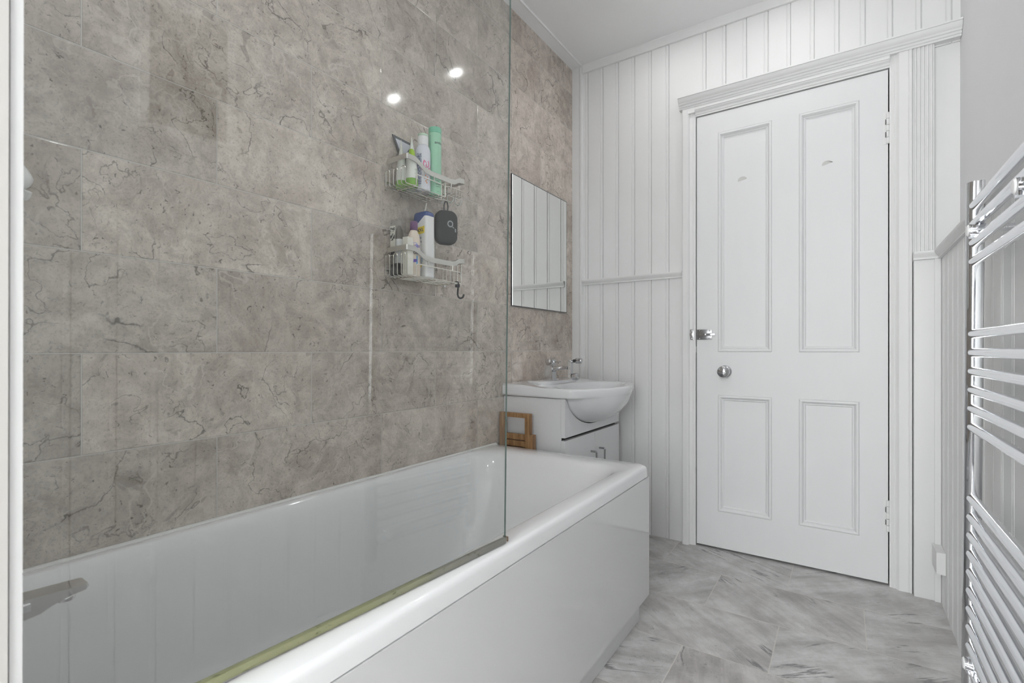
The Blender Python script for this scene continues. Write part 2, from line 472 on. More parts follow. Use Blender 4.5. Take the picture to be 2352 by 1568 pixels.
# ---- floor, ceiling, walls
bm = B(); box(bm, XL-.1, XR+.1, YB-.1, YF+.25, -.1, 0); struct('floor', bm, M['floor'], smooth=False)
bm = B(); box(bm, XL-.1, XR+.1, YB-.1, YF+.25, ZC, ZC+.1); struct('ceiling', bm, M['ceiling'], smooth=False)
bm = B(); box(bm, XL-.1, XL, YB, YF+.15, 0, ZC); struct('wall_left', bm, M['tile'], smooth=False)
bm = B(); box(bm, XL+.0005, -.602, -.02, YN, 0, ZC); struct('wall_near', bm, M['plaster'], smooth=False)
# back wall with an unseen window, added and sized to light the room
wx0, wx1, wz0, wz1 = -1.06, .24, .42, 1.98
bm = B()
box(bm, XL, wx0, YB-.1, YB, 0, ZC); box(bm, wx1, XR, YB-.1, YB, 0, ZC)
box(bm, wx0, wx1, YB-.1, YB, 0, wz0); box(bm, wx0, wx1, YB-.1, YB, wz1, ZC)
struct('wall_back', bm, M['plaster'], smooth=False)
bm = B()
f = .045
box(bm, wx0, wx0+f, YB-.08, YB-.02, wz0, wz1); box(bm, wx1-f, wx1, YB-.08, YB-.02, wz0, wz1)
box(bm, wx0+f, wx1-f, YB-.08, YB-.02, wz0, wz0+f); box(bm, wx0+f, wx1-f, YB-.08, YB-.02, wz1-f, wz1)
box(bm, wx0+f, wx1-f, YB-.075, YB-.025, 1.45, 1.495)
box(bm, wx0-.03, wx1+.03, YB-.02, YB+.05, wz0-.03, wz0)
win = struct('added_window_1', bm, M['paint'], bevel=.004)
bm = B(); box(bm, wx0+f, wx1-f, YB-.053, YB-.047, wz0+f, 1.45); box(bm, wx0+f, wx1-f, YB-.053, YB-.047, 1.495, wz1-f)
obj('pane', bm, M['glass'], win, smooth=False)

# right wall: plaster above, tongue-and-groove boards below
def board_profile(a, b, first, pitch=.084, bead=.016, dep=.004):
    """(position, depth) pairs of beaded boards from a to b; a bead centred on first + k*pitch"""
    pr = [(a, 0.0)]
    k0 = math.floor((a-first)/pitch) - 1
    for k in range(k0, k0 + int((b-a)/pitch) + 4):
        c = first + k*pitch
        if c-bead/2 <= a+.002 or c+bead/2 >= b-.002: continue
        h = bead/2
        pr += [(c-h-.0015, 0), (c-h, -dep*.55), (c-h+.0018, -dep*.45)]
        for q in (-.5, -.2, .2, .5): pr.append((c+q*bead*.62, .0002*(1-abs(q))))
        pr += [(c+h-.0022, -dep*.5), (c+h-.0008, -dep*1.35), (c+h+.0008, -dep*1.35), (c+h+.0015, 0)]
    pr.append((b, 0.0))
    return pr

bm = B(); box(bm, XR, XR+.1, YB, YF+.15, 0, ZC)
struct('wall_right', bm, M['plaster'], smooth=False)
bm = B()
pr = board_profile(YB+.001, YF-.046, 2.245)
poly = [(XD - d, y) for y, d in pr] + [(XR-.001, YF-.046), (XR-.001, YB+.001)]
extr(bm, poly, 'z', 0.0, 1.222); fixn(bm)
struct('wall_right_panelling', bm, M['paint'], sharp=25)
# far (door) wall: beaded boards left of the door and over it
bm = B()
def farboards(a, b, z0, z1, first=-.610):
    pr = board_profile(a, b, first)
    poly = [(x, YF - d) for x, d in pr] + [(b, YF+.1), (a, YF+.1)]
    extr(bm, poly, 'z', z0, z1)
farboards(XL, -.60, 0, ZC)
farboards(-.60, XR, 2.0, ZC)
box(bm, .20, XR, YF+.008, YF+.1, 1.2, 2.0)
box(bm, .20, XR, YF, YF+.1, 0, 1.2)
box(bm, -.60, .20, YF+.10, YF+.15, 0, 2.0)      # back of the door recess
fixn(bm)
struct('wall_far', bm, M['paint'], sharp=25)

# ---- trims
# flat strip under the ceiling over the tiled wall, with its little ridge
bm = B()
extr(bm, [(XL, ZC-.006), (XL+.050, ZC-.003), (XL+.053, ZC-.006), (XL+.058, ZC-.006), (XL+.060, ZC), (XL, ZC)], 'y', YN, YF-.001)
fixn(bm); struct('trim_1', bm, M['ceiling'], sharp=25)
bm = B()
extr(bm, [(YF-.001, ZC-.042), (YF-.010, ZC-.041), (YF-.010, ZC-.003), (YF-.013, ZC), (YF-.001, ZC)], 'x', XL+.06, XR)
fixn(bm); struct('trim_2', bm, M['paint'], sharp=25)
# corner board between tiles and boards
bm = B()
extr(bm, [(XL, YF), (XL, YF-.008), (XL+.040, YF-.010), (XL+.042, YF-.006), (XL+.046, YF-.012), (XL+.055, YF-.012), (XL+.059, YF-.006), (XL+.061, YF)], 'z', 0, ZC-.001)
fixn(bm); struct('trim_3', bm, M['paint'], sharp=25)
# dado rail on the door wall and on the right wall
def dado(t0):
    return [(0, t0), (.010, t0), (.010, t0+.004), (.007, t0+.007), (.012, t0+.012), (.019, t0+.019), (.021, t0+.024), (.021, t0+.029), (0, t0+.031)]
bm = B(); extr(bm, [(YF-a, z) for a, z in dado(1.233)], 'x', XL+.061, -.622); fixn(bm)
struct('trim_4', bm, M['paint'], sharp=25)
bm = B(); extr(bm, [(XD-a, z) for a, z in dado(1.222)] + [(XR-.001, 1.253), (XR-.001, 1.222)], 'y', YB+.001, YF-.046); fixn(bm)
struct('trim_5', bm, M['paint'], sharp=25)
# boxed-in pilaster right of the door, with a short length of the rail on it
bm = B()
box(bm, .212, XD, YF-.045, YF-.001, 0, 1.222)
extr(bm, [(YF-.045-a, z) for a, z in dado(1.222)] + [(YF-.001, 1.253), (YF-.001, 1.222)], 'x', .210, XR-.001)
fixn(bm)
box(bm, XD-.018, XD-.001, YF-.052, YF-.045, 0, 1.222)
struct('trim_6', bm, M['paint'], sharp=25, bevel=.0015)

# ---- door casing
bm = B()
lj = [(-.620,YF), (-.620,2.322), (-.615,2.319), (-.598,2.318), (-.594,2.321), (-.590,2.327), (-.588,2.334), (-.575,2.334), (-.572,2.337), (-.569,2.339), (-.5635,2.339), (-.5635,2.395), (-.60,2.395), (-.60,YF)]
extr(bm, lj, 'z', 0, 1.995)
rj = [(.1435,2.42), (.1435,2.339), (.149,2.339), (.152,2.336), (.156,2.334), (.160,2.336), (.164,2.333), (.168,2.326), (.171,2.323),
      (.197,2.322), (.200,2.324), (.204,2.320), (.208,2.320), (.2105,2.326), (.2105,2.42)]
extr(bm, rj, 'z', 0, 2.012)
# fluted strip beside it, above the rail
fl = [(.2105,2.35), (.2105,2.330)]
for k in range(5):
    x = .2135 + k*.0115
    fl += [(x, 2.3285), (x+.003, 2.3245), (x+.006, 2.3245), (x+.009, 2.3305)]
fl += [(.272,2.328), (.2725,2.353)]
extr(bm, fl, 'z', 1.253, 2.012)
# head and cornice
hd = [(2.42,1.9655), (2.339,1.9655), (2.339,1.971), (2.335,1.974), (2.334,1.981), (2.331,1.983), (2.327,1.986), (2.326,1.990), (2.322,1.992), (2.321,2.010),
      (YF,2.010), (2.42,2.010)]
extr(bm, hd, 'x', -.5635, .1435)
bm2c = [(YF,2.004), (2.318,2.004), (2.317,2.010), (2.312,2.012), (2.311,2.019), (2.306,2.021), (2.303,2.027), (2.297,2.031), (2.292,2.039), (2.290,2.045), (2.286,2.046), (2.286,2.052), (YF,2.057)]
extr(bm, bm2c, 'x', -.632, XR-.001)
box(bm, -.618, -.5635, 2.321, YF, 1.98, 2.006)
fixn(bm)
struct('trim_7', bm, M['paint'], sharp=25)

# ---- door leaf
DX0, DX1, DZ0, DZ1 = -.5595, .1395, .009, 1.9615
bm = B()
xs = [DX0, -.469, -.252, -.154, .0515, DX1]; zs = [DZ0, .171, .694, .886, 1.871, DZ1]
for i in range(5):
    for j in range(5):
        if i in (1, 3) and j in (1, 3):
            x0, x1, z0, z1 = xs[i], xs[i+1], zs[j], zs[j+1]
            steps = [(0, 0), (.001, .0015), (.002, 0), (.003, -.002), (.006, -.0035), (.010, -.0030), (.015, .0035), (.0175, .0075), (.0185, .0055), (.0215, .0055), (.0235, .008), (.0255, .0105)]
            loft(bm, [[(x0+q, YF+e, z0+q), (x1-q, YF+e, z0+q), (x1-q, YF+e, z1-q), (x0+q, YF+e, z1-q)] for q, e in steps], cap1=True)
        else:
            bm.faces.new([bm.verts.new(p) for p in ((xs[i],YF,zs[j]), (xs[i+1],YF,zs[j]), (xs[i+1],YF,zs[j+1]), (xs[i],YF,zs[j+1]))])
bmesh.ops.remove_doubles(bm, verts=bm.verts, dist=1e-5)
# edges and back
vs = [bm.verts.new(p) for p in ((DX0,YF,DZ0),(DX1,YF,DZ0),(DX1,YF,DZ1),(DX0,YF,DZ1),(DX0,YF+.04,DZ0),(DX1,YF+.04,DZ0),(DX1,YF+.04,DZ1),(DX0,YF+.04,DZ1))]
for q in ((0,1,5,4),(1,2,6,5),(2,3,7,6),(3,0,4,7),(4,5,6,7)): bm.faces.new([vs[i] for i in q])
bmesh.ops.remove_doubles(bm, verts=bm.verts, dist=1e-5); fixn(bm)
door = struct('door_1', bm, M['door'], sharp=30)
bm = B()
lathe(bm, (-.437, YF, .800), 'y', [(.010,-.0005), (.0265,-.0005), (.0265,-.004), (.022,-.007), (.010,-.010), (.0095,-.026), (.014,-.032), (.022,-.038), (.0255,-.046), (.0245,-.055), (.018,-.062), (.008,-.0652), (.0005,-.0656)], 32)
fixn(bm); obj('door_knob', bm, M['tapchrome'], door)['label'] = 'round polished chrome knob'
bm = B()
box(bm, -.5585, -.4935, YF-.0025, YF-.0003, .942, .989)
box(bm, -.556, -.496, YF-.011, YF-.0025, .957, .974)
for x in (-.548, -.504):
    for z in (.948, .983): lathe(bm, (x, YF-.0025, z), 'y', [(.0036,0), (.003,-.0016), (.0003,-.002)], 10)
fixn(bm); bolt = obj('slide_bolt', bm, M['handle'], door, bevel=.001); bolt['label'] = 'small chrome sliding bolt'
bm = B(); box(bm, -.545, -.479, YF-.0135, YF-.0112, .9605, .9705); box(bm, -.522, -.518, YF-.019, YF-.0135, .961, .970)
fixn(bm); obj('bolt_bar', bm, M['tapchrome'], bolt, bevel=.0007)
bm = B(); box(bm, -.5865, -.5705, 2.3308, 2.3338, .942, .990); box(bm, -.5855, -.5715, 2.321, 2.3306, .9575, .9745)
for z in (.949, .983): lathe(bm, (-.5785, 2.3308, z), 'y', [(.0033,0), (.0025,-.0015), (.0003,-.0018)], 10)
fixn(bm); obj('bolt_keep', bm, M['chrome'], bolt, bevel=.0008)
bm = B(); box(bm, -.5632, -.5600, YF-.001, YF+.02, .885, .912); obj('latch', bm, M['chrome2'], door, smooth=False)
for z0 in (1.679, .207):
    bm = B()
    for k in range(5):
        a = z0 + k*.0238 + .0006
        lathe(bm, (.1385, YF-.0035, a), 'z', [(.0048,0), (.0052,.0012), (.0052,.0213), (.0048,.0225)], 14)
    box(bm, .124, .1385, YF-.0012, YF-.0003, z0, z0+.119)
    fixn(bm); hg = obj('hinge', bm, M['paint'], door)
    bm = B()
    for k in (1, 3):
        a = z0 + k*.0238
        box(bm, .1312, .1328, YF-.0063, YF-.0014, a+.002, a+.021)
    obj('hinge_shadow_gap', bm, M['dark'], hg, smooth=False)
for x, z, s in ((-.369, 1.648, 1), (-.055, 1.652, -1)):
    bm = B(); c = []
    for k in range(13):
        a = PI*k/12
        c.append((x+.0185*math.cos(a), z-.006+.0185*math.sin(a)*(.88 if s > 0 else .8)))
    c[-1] = (x-.0185, z-.010); c[0] = (x+.0185, z-.002 if s > 0 else z)
    extr(bm, [(p[0], p[1]) for p in c], 'y', YF+.0098, YF+.0106); fixn(bm)
    obj('adhesive_mark', bm, M['patch'], door, smooth=False)['label'] = 'grey half-moon mark where a hook was'

# ------------------------------------------------------------------ ceiling lights
for lb, x, y in (('recessed round ceiling spotlight nearest the corner over the washbasin', -.667, 2.010),
                 ('recessed round ceiling spotlight over the door, mirrored lower on the wall tiles', -.186, 2.012),
                 ('added unseen ceiling spotlight above the bath end of the room by the glass screen', -.667, .62),  # this near pair is unseen, added as extra room light
                 ('added unseen ceiling spotlight above the towel radiator', -.10, .62)):
    t = thing('ceiling_spotlight', lb, 'light', (x, y, ZC), 'recessed ceiling spotlights')
    bm = B(); lathe(bm, (x, y, ZC), 'z', [(.0165,-.0005), (.019,-.006), (.030,-.006), (.040,-.003), (.041,-.0005)], 32, cap0=False, cap1=False); fixn(bm)
    obj('trim_ring', bm, M['chrome2'], t)
    bm = B(); lathe(bm, (x, y, ZC), 'z', [(.0168,-.0006), (.0168,-.0045), (.011,-.0050)], 32); fixn(bm)
    obj('lens', bm, M['lamp'], t)

# ------------------------------------------------------------------ bath
bath = thing('bathtub', 'white acrylic bathtub with gloss panel along the tiled wall', 'bathtub', (-.87, .87, 0))
bx0, bx1, by0, by1, bz = XL+.0015, -.5465, .0975, 1.637, .510
bm = B()
def ring(ix0, ix1, iy0, iy1, r, z): return rrect(bx0+ix0, bx1-ix1, by0+iy0, by1-iy1, r, z, 8, min(r, .05))
R = [ring(.012,.012,.012,.012,.02,.4715), ring(0,0,0,0,.024,.4715), ring(0,0,0,0,.026,.497), ring(.001,.0008,.001,.001,.027,.5025), ring(.002,.0035,.002,.004,.029,.5072), ring(.004,.0095,.004,.010,.033,.5098),
     ring(.020,.030,.03,.05,.05,.5106),
     ring(.024,.050,.046,.075,.09,.5098), ring(.028,.059,.053,.092,.105,.506), ring(.034,.065,.058,.106,.115,.496), ring(.040,.069,.061,.120,.122,.478), ring(.046,.074,.064,.142,.128,.44),
     ring(.060,.086,.070,.205,.135,.34), ring(.074,.098,.078,.275,.14,.24), ring(.088,.112,.090,.335,.14,.17), ring(.104,.128,.108,.37,.14,.135), ring(.128,.150,.135,.40,.13,.116), ring(.17,.19,.19,.45,.10,.108)]
loft(bm, R, cap1=True); fixn(bm)
for f_ in bm.faces: pass
obj('tub', bm, M['acrylic'], bath, sharp=60)
bm = B(); extr(bm, [(XL+.0012, bz-.003), (XL+.0012, bz+.0035), (XL+.003, bz+.0035), (XL+.008, bz+.0012), (XL+.013, bz-.003)], 'y', by0+.001, by1+.006); fixn(bm)
obj('silicone_seal', bm, M['grout'], bath)
bm = B(); box(bm, -.564, -.5440, by0+.002, by1-.006, .072, .4695); obj('side_panel', bm, M['panel'], bath, bevel=.003)
bm = B(); box(bm, bx0+.01, -.567, by1-.025, by1-.008, .072, .4690); obj('end_panel', bm, M['panel'], bath, bevel=.002)
bm = B(); box(bm, -.582, -.563, by0+.002, by1-.05, .0005, .0715); box(bm, bx0+.01, -.583, by1-.068, by1-.05, .0005, .0715); obj('plinth', bm, M['panel'], bath, smooth=False)
bm = B(); lathe(bm, (-.556, 1.02, .095), 'x', [(.0065,.0072), (.0065,.0095), (.004,.0095)], 14); fixn(bm)
obj('screw_cover', bm, M['dark'], bath)

# bath tap at the near end
tap = thing('bath_tap', 'chrome bath mixer spout reaching over the near end of the tub', 'tap', (-.8585, .14, .5125))
bm = B()
prof = [(.1295,.5605), (.165,.5625), (.180,.5645), (.192,.570), (.214,.5755), (.2285,.5775), (.2300,.580), (.2285,.5845), (.1295,.589)]
rings = []
for q, w in ((0, .020), (.12, .0235), (.5, .025), (.88, .0235), (1, .020)):
    xx = -.8740 + .031*q
    rings.append([(xx, y + (0 if .02 < q < .98 else (-.003 if y > .2 else 0)), z) for y, z in prof])
loft(bm, rings, True, True); fixn(bm)
obj('spout', bm, M['chrome2'], tap, sharp=28)
bm = B(); lathe(bm, (-.8585, .2085, .5735), 'z', [(.0095,0), (.0105,-.003), (.0095,-.007), (.007,-.0075)], 20); fixn(bm); obj('aerator', bm, M['chrome2'], tap)
bm = B(); lathe(bm, (-.8585, .1215, .5130), 'z', [(.022,0), (.022,.005), (.019,.009), (.0175,.02), (.0175,.072), (.019,.0765), (.019,.079)], 28); fixn(bm); obj('body', bm, M['chrome'], tap)
bm = B(); box(bm, -.8428, -.8402, .128, .171, .573, .5815); obj('lever', bm, M['chrome'], tap, bevel=.0015)

# ------------------------------------------------------------------ glass shower screen
HX, HY, HZ = -.6135, .118, .5118
scr = thing('shower_screen', 'clear frameless glass shower screen standing on the bath rim', 'shower screen', (HX, HY, HZ))
W, HT = .690, 1.42
bm = B(); box(bm, HX-.002, HX+.002, HY-.004, HY+W, HZ+.0075, HZ+HT)
fixn(bm)
for f_ in bm.faces:
    if abs(f_.normal.x) < .5: f_.material_index = 1
obj('glass_panel', bm, [M['glass'], M['glassedge']], scr, smooth=False)
bm = B()
box(bm, HX-.0045, HX+.0045, HY+.004, HY+W+.001, HZ+.0042, HZ+.0110)
box(bm, HX-.0030, HX+.0030, HY+.004, HY+W, HZ+.0006, HZ+.0044)
obj('bottom_seal', bm, M['seal'], scr, bevel=.0018)['label'] = 'yellowed translucent seal strip'
bm = B(); box(bm, HX-.0058, HX+.0058, HY+W+.0012, HY+W+.0040, HZ+.0038, HZ+.0130); obj('end_cap', bm, M['brown'], scr, bevel=.001)
bm = B(); box(bm, HX-.003, HX+.0105, HY-.0085, HY-.0002, HZ+.002, HZ+HT)
obj('pivot_rail', bm, M['alu'], scr, bevel=.002, seg=3)
bm = B(); box(bm, HX-.014, HX+.013, HY-.022, HY-.0095, HZ+.002, HZ+HT); obj('wall_channel', bm, M['channel'], scr, bevel=.002)
scr.rotation_euler = (0, math.radians(.75), math.radians(-4.25))

# ------------------------------------------------------------------ white hook on the tiles at the tap end
hk = thing('wall_hook', 'white plastic suction hook on the tiles beside the glass screen', 'hook', (XL, .215, 1.203))
bm = B()
rings = []
for xo, sc in ((.0008, 1.0), (.006, .98), (.012, .84), (.016, .60), (.018, .30)):
    rings.append([(XL+xo, .212 + sc*.034*math.cos(a)*(1 if math.sin(a) < 0 else 1-.35*math.sin(a)), 1.200 + sc*(.036 if math.sin(a) > 0 else .027)*math.sin(a)) for a in [2*PI*k/28 for k in range(28)]])
loft(bm, rings, True, True); fixn(bm); obj('body', bm, M['whitep'], hk, sharp=50)
bm = B(); lathe(bm, (XL+.0165, .207, 1.200), 'x', [(.013,0), (.013,.004), (.010,.006), (.001,.0065)], 24); fixn(bm); obj('button', bm, M['whitep'], hk)
bm = B(); tube(bm, fillet([(XL+.010,.225,1.178), (XL+.014,.228,1.165), (XL+.030,.230,1.160), (XL+.036,.232,1.170)], .008), .006, 10); obj('hook_arm', bm, M['whitep'], hk)

# ------------------------------------------------------------------ wall mirror
mir = thing('wall_mirror', 'frameless rectangular mirror on the tiled wall above the washbasin', 'mirror', (XL, 2.01, 1.086))
bm = B(); box(bm, XL+.0006, XL+.0055, 1.756, 2.264, 1.086, 1.661); obj('backing', bm, M['edge'], mir, smooth=False)
bm = B()
y0, y1, z0, z1 = 1.7590, 2.2590, 1.0890, 1.6580
loft(bm, [[(XL+.0057,y0,z0),(XL+.0057,y1,z0),(XL+.0057,y1,z1),(XL+.0057,y0,z1)], [(XL+.0072,y0+.001,z0+.001),(XL+.0072,y1-.001,z0+.001),(XL+.0072,y1-.001,z1-.001),(XL+.0072,y0+.001,z1-.001)]], True, True)
fixn(bm); obj('glass', bm, M['mirror'], mir, smooth=False)

# ------------------------------------------------------------------ vanity unit and basin
van = thing('vanity_cabinet', 'white gloss vanity cabinet below the washbasin', 'cabinet', (-1.05, 1.98, 0))
cy0, cy1, cx0, cx1 = 1.702, 2.256, XL+.002, -.919
bm = B()
box(bm, cx0, cx1, cy0, cy0+.006, .0005, .703); box(bm, cx0, cx1, cy1-.006, cy1, .0005, .703)
box(bm, cx0, cx0+.006, cy0+.006, cy1-.006, .0005, .56); box(bm, cx0+.006, cx1, cy0+.006, cy1-.006, .085, .100)
box(bm, cx1-.05, cx1-.034, cy0+.006, cy1-.006, .0005, .085)
obj('carcass', bm, M['cabinet'], van, smooth=False)
bm = B(); box(bm, cx1-.008, cx1-.001, cy0+.007, cy1-.007, .5355, .552); obj('gap_shade_strip', bm, M['dark'], van, smooth=False)  # dark strip stands in for the shade between drawer front and doors
# bowl of the basin: an ellipsoid round BC
BC = Vector((-.915, 1.985, .742)); BRX, BRY, BRZ = .158, .290, .160
def bowl_z(y, x=-.914):
    q = 1 - ((y-BC.y+.004)/(BRY*.945))**2 - ((x-BC.x)/BRX)**2
    return BC.z - BRZ*math.sqrt(max(q, 0))
bm = B()
top = [(cy0, .7035)]
ysn = [cy0+.004 + (cy1-cy0-.008)*k/40 for k in range(41)]
top = [(cy0, .7035)] + [(y, min(.7035, bowl_z(y)-.0025)) for y in ysn] + [(cy1, .7035)]
poly = [(cy0, .551)] + top + [(cy1, .551)]
# strip of quads keeps the arched top edge clean
lo = [(y, .551) for y, z in top]
for xx in ((cx1+.0005, cx1+.018),):
    fr_ = [bm.verts.new((xx[1], y, z)) for y, z in top]; fb = [bm.verts.new((xx[1], y, z)) for y, z in lo]
    br_ = [bm.verts.new((xx[0], y, z)) for y, z in top]; bb = [bm.verts.new((xx[0], y, z)) for y, z in lo]
    for i in range(len(top)-1):
        bm.faces.new((fb[i], fb[i+1], fr_[i+1], fr_[i])); bm.faces.new((bb[i+1], bb[i], br_[i], br_[i+1]))
        bm.faces.new((fr_[i], fr_[i+1], br_[i+1], br_[i])); bm.faces.new((fb[i+1], fb[i], bb[i], bb[i+1]))
    bm.faces.new((fb[0], fr_[0], br_[0], bb[0])); bm.faces.new((fb[-1], bb[-1], br_[-1], fr_[-1]))
fixn(bm); obj('drawer_front', bm, M['cabinet'], van, sharp=30)
for a, b, hy in ((cy0, 1.9785, 1.938), (1.9805, cy1, 2.025)):
    bm = B(); box(bm, cx1+.0005, cx1+.018, a, b, .092, .5395); d_ = obj('door', bm, M['cabinet'], van, bevel=.0015)
    bm = B(); tube(bm, fillet([(cx1+.0185,hy,.461), (cx1+.045,hy,.461), (cx1+.045,hy,.345), (cx1+.0185,hy,.345)], .004, 3), .0042, 8)
    obj('handle', bm, M['handle'], d_, sharp=50)

basin = thing('washbasin', 'white ceramic washbasin with projecting round bowl in the corner', 'washbasin', (-1.0, 1.985, .705))
bm = B()
gx0, gy0, gy1 = XL+.0025, 1.690, 2.281
def outline(ins, z, bz_=0.0, n=40):
    """outer rim outline, inset; z rises towards the wall"""
    pts = []
    def zz(x): return z + bz_*max(0, min(1, (-1.02-x)/.12))
    # back left, near side, curved front, far side, back
    ctrl = [(gx0, gy0), (-1.10, gy0), (-1.0, gy0), (-.93, gy0), (-.885, gy0+.001), (-.855, gy0+.012), (-.828, gy0+.050), (-.796, gy0+.115), (-.768, gy0+.19), (-.753, gy0+.26), (-.750, 1.9855),
            (-.752, gy1-.26), (-.764, gy1-.19), (-.790, gy1-.115), (-.828, gy1-.050), (-.855, gy1-.012), (-.885, gy1-.001), (-.93, gy1), (-1.0, gy1), (-1.10, gy1), (gx0, gy1)]
    bk = [(gx0, gy1 - (gy1-gy0)*k/10) for k in range(1, 10)]
    C_ = ctrl + bk; m = len(C_)
    cxm, cym = -1.0, 1.9855
    for i, (x, y) in enumerate(C_):
        a, b = C_[i-1], C_[(i+1) % m]
        tx, ty = b[0]-a[0], b[1]-a[1]; L_ = math.hypot(tx, ty) or 1
        nx, ny = -ty/L_, tx/L_
        if (cxm-x)*nx + (cym-y)*ny < 0: nx, ny = -nx, -ny
        q = ins
        X, Y = x+nx*q, y+ny*q
        X = max(X, gx0)
        pts.append((X, Y, zz(X)))
    return pts
# outside: rim top -> rim edge -> underside -> bowl
def toward(pts, z, f, cen, rx, ry, k):
    """blend an outline towards an ellipse of the bowl"""
    out = []
    for (x, y, _) in pts:
        a = math.atan2((y-cen[1])/ry, (x-cen[0])/rx)
        ex, ey = cen[0]+rx*math.cos(a)*k, cen[1]+ry*math.sin(a)*k
        out.append((x*(1-f)+ex*f, y*(1-f)+ey*f, z))
    return out
O0 = outline(0, .742)
inner_c = (-.935, 1.9855)
rings = []
def bowl_ring(z, shrink=0.0):
    k = math.sqrt(max(0, 1-((BC.z-z)/(BRZ-shrink))**2))
    out = []
    for (x, y, _) in O0:
        a = math.atan2((y-BC.y)/BRY, (x-BC.x)/BRX)
        rx = (BRX if math.cos(a) > 0 else .20) - shrink
        out.append((BC.x+rx*k*math.cos(a), BC.y-.004+(BRY-shrink)*k*math.sin(a)*.945, z))
    return out
bot = .5835
for z in (bot+.0005, .587, .593, .603, .618, .638, .662, .686):
    rings.append(bowl_ring(z))
# shoulder: tucked under the rim at the sides, running straight into the rim in front
def blend(z, ins, dz=0.0):
    out = []
    for p, q in zip(bowl_ring(z), outline(ins, z, dz)):
        w = max(0, min(1, (q[0]+.885)/.07)); w = w*w*(3-2*w)
        k = max(0, (z-.700)/.042)
        ex, ey = p[0]*(1-k)+q[0]*k, p[1]*(1-k)+q[1]*k
        out.append((q[0]*(1-w)+ex*w, q[1]*(1-w)+ey*w, q[2]))
    return out
rings.append(bowl_ring(.7035))
rings += [blend(.7055, .006), blend(.7085, .0008), blend(.715, 0), blend(.724, 0, .004), blend(.734, 0, .010)]
rings += [outline(.0015, .7405, .012), outline(.005, .7432, .013), outline(.016, .7435, .013)]
# inside of the bowl
def inner(k, z, rx=.128, ry=.232, cx=-.925):
    out = []
    for (x, y, _) in O0:
        a = math.atan2((y-BC.y)/BRY, (x-BC.x)/BRX)
        rr = rx if math.cos(a) > 0 else .115
        out.append((cx+rr*k*math.cos(a), BC.y+ry*k*math.sin(a), z))
    return out
rings += [inner(1.06, .7425), inner(1.0, .738), inner(.95, .722), inner(.86, .69), inner(.72, .655), inner(.5, .625), inner(.2, .612)]
loft(bm, rings, True, True); fixn(bm)
obj('bowl', bm, M['ceramic'], basin, sharp=70)
bm = B(); lathe(bm, (-1.018, 1.9855, .700), 'x', [(.009,.0), (.011,.001), (.011,.003), (.008,.0035)], 16); fixn(bm); obj('overflow_ring', bm, M['chrome'], basin)
# raised ledge the tap stands on
bm = B()
loft(bm, [rrect(-1.180, -1.055, 1.83, 2.14, .045, .745), rrect(-1.180, -1.055, 1.83, 2.14, .045, .7560), rrect(-1.176, -1.060, 1.836, 2.134, .042, .7585)], True, True); fixn(bm)
obj('tap_ledge', bm, M['ceramic'], basin, sharp=50)

btap = thing('basin_tap', 'square chrome mixer tap with swivel extender on the washbasin', 'tap', (-1.11, 1.965, .7605))
tx, ty, tz = -1.112, 1.962, .7590
bm = B(); box(bm, tx-.026, tx+.026, ty-.026, ty+.026, tz+.0003, tz+.006); obj('base_plate', bm, M['tapchrome'], btap, bevel=.002)
bm = B(); box(bm, tx-.020, tx+.018, ty-.019, ty+.019, tz+.006, tz+.066)
obj('body', bm, M['tapchrome'], btap, bevel=.003)
bm = B(); extr(bm, [(tx+.018, tz+.036), (tx+.024, tz+.043), (tx+.034, tz+.046), (tx+.090, tz+.050), (tx+.092, tz+.063), (tx+.018, tz+.064)], 'y', ty-.015, ty+.015); fixn(bm)
obj('spout', bm, M['tapchrome'], btap, bevel=.0015)
bm = B(); extr(bm, [(tx-.012, tz+.067), (tx+.016, tz+.067), (tx+.018, tz+.094), (tx-.020, tz+.094), (tx-.020, tz+.078)], 'y', ty-.019, ty+.019); fixn(bm)
hd_ = obj('handle', bm, M['tapchrome'], btap, bevel=.0015)
bm = B(); box(bm, tx+.018, tx+.050, ty-.006, ty+.006, tz+.079, tz+.086); obj('lever_pin', bm, M['tapchrome'], hd_, bevel=.002)
ex = tx+.097
bm = B()
box(bm, ex-.004, ex+.011, ty-.011, ty+.011, tz+.012, tz+.092)
ext = obj('swivel_extender', bm, M['tapchrome'], btap, bevel=.004, seg=3)
bm = B(); lathe(bm, (ex+.012, ty, tz+.018), 'x', [(.010,0), (.014,.003), (.0165,.014), (.0165,.026), (.012,.030), (.0005,.031)], 22); fixn(bm); obj('joint', bm, M['tapchrome'], ext)
bm = B(); tube(bm, [(ex+.010, ty, tz+.084), (ex+.030, ty, tz+.087)], .006, 12); lathe(bm, (ex+.030, ty, tz+.089), 'x', [(.010,0), (.0125,.004), (.0125,.026), (.0105,.030), (.0005,.0305)], 20); fixn(bm); obj('nozzle', bm, M['tapchrome'], ext)
bm = B(); lathe(bm, (ex+.029, ty-.0125, tz+.089), 'y', [(.0065,.002), (.0065,-.003), (.004,-.0035)], 14); fixn(bm); obj('knuckle', bm, M['rubber'], ext)

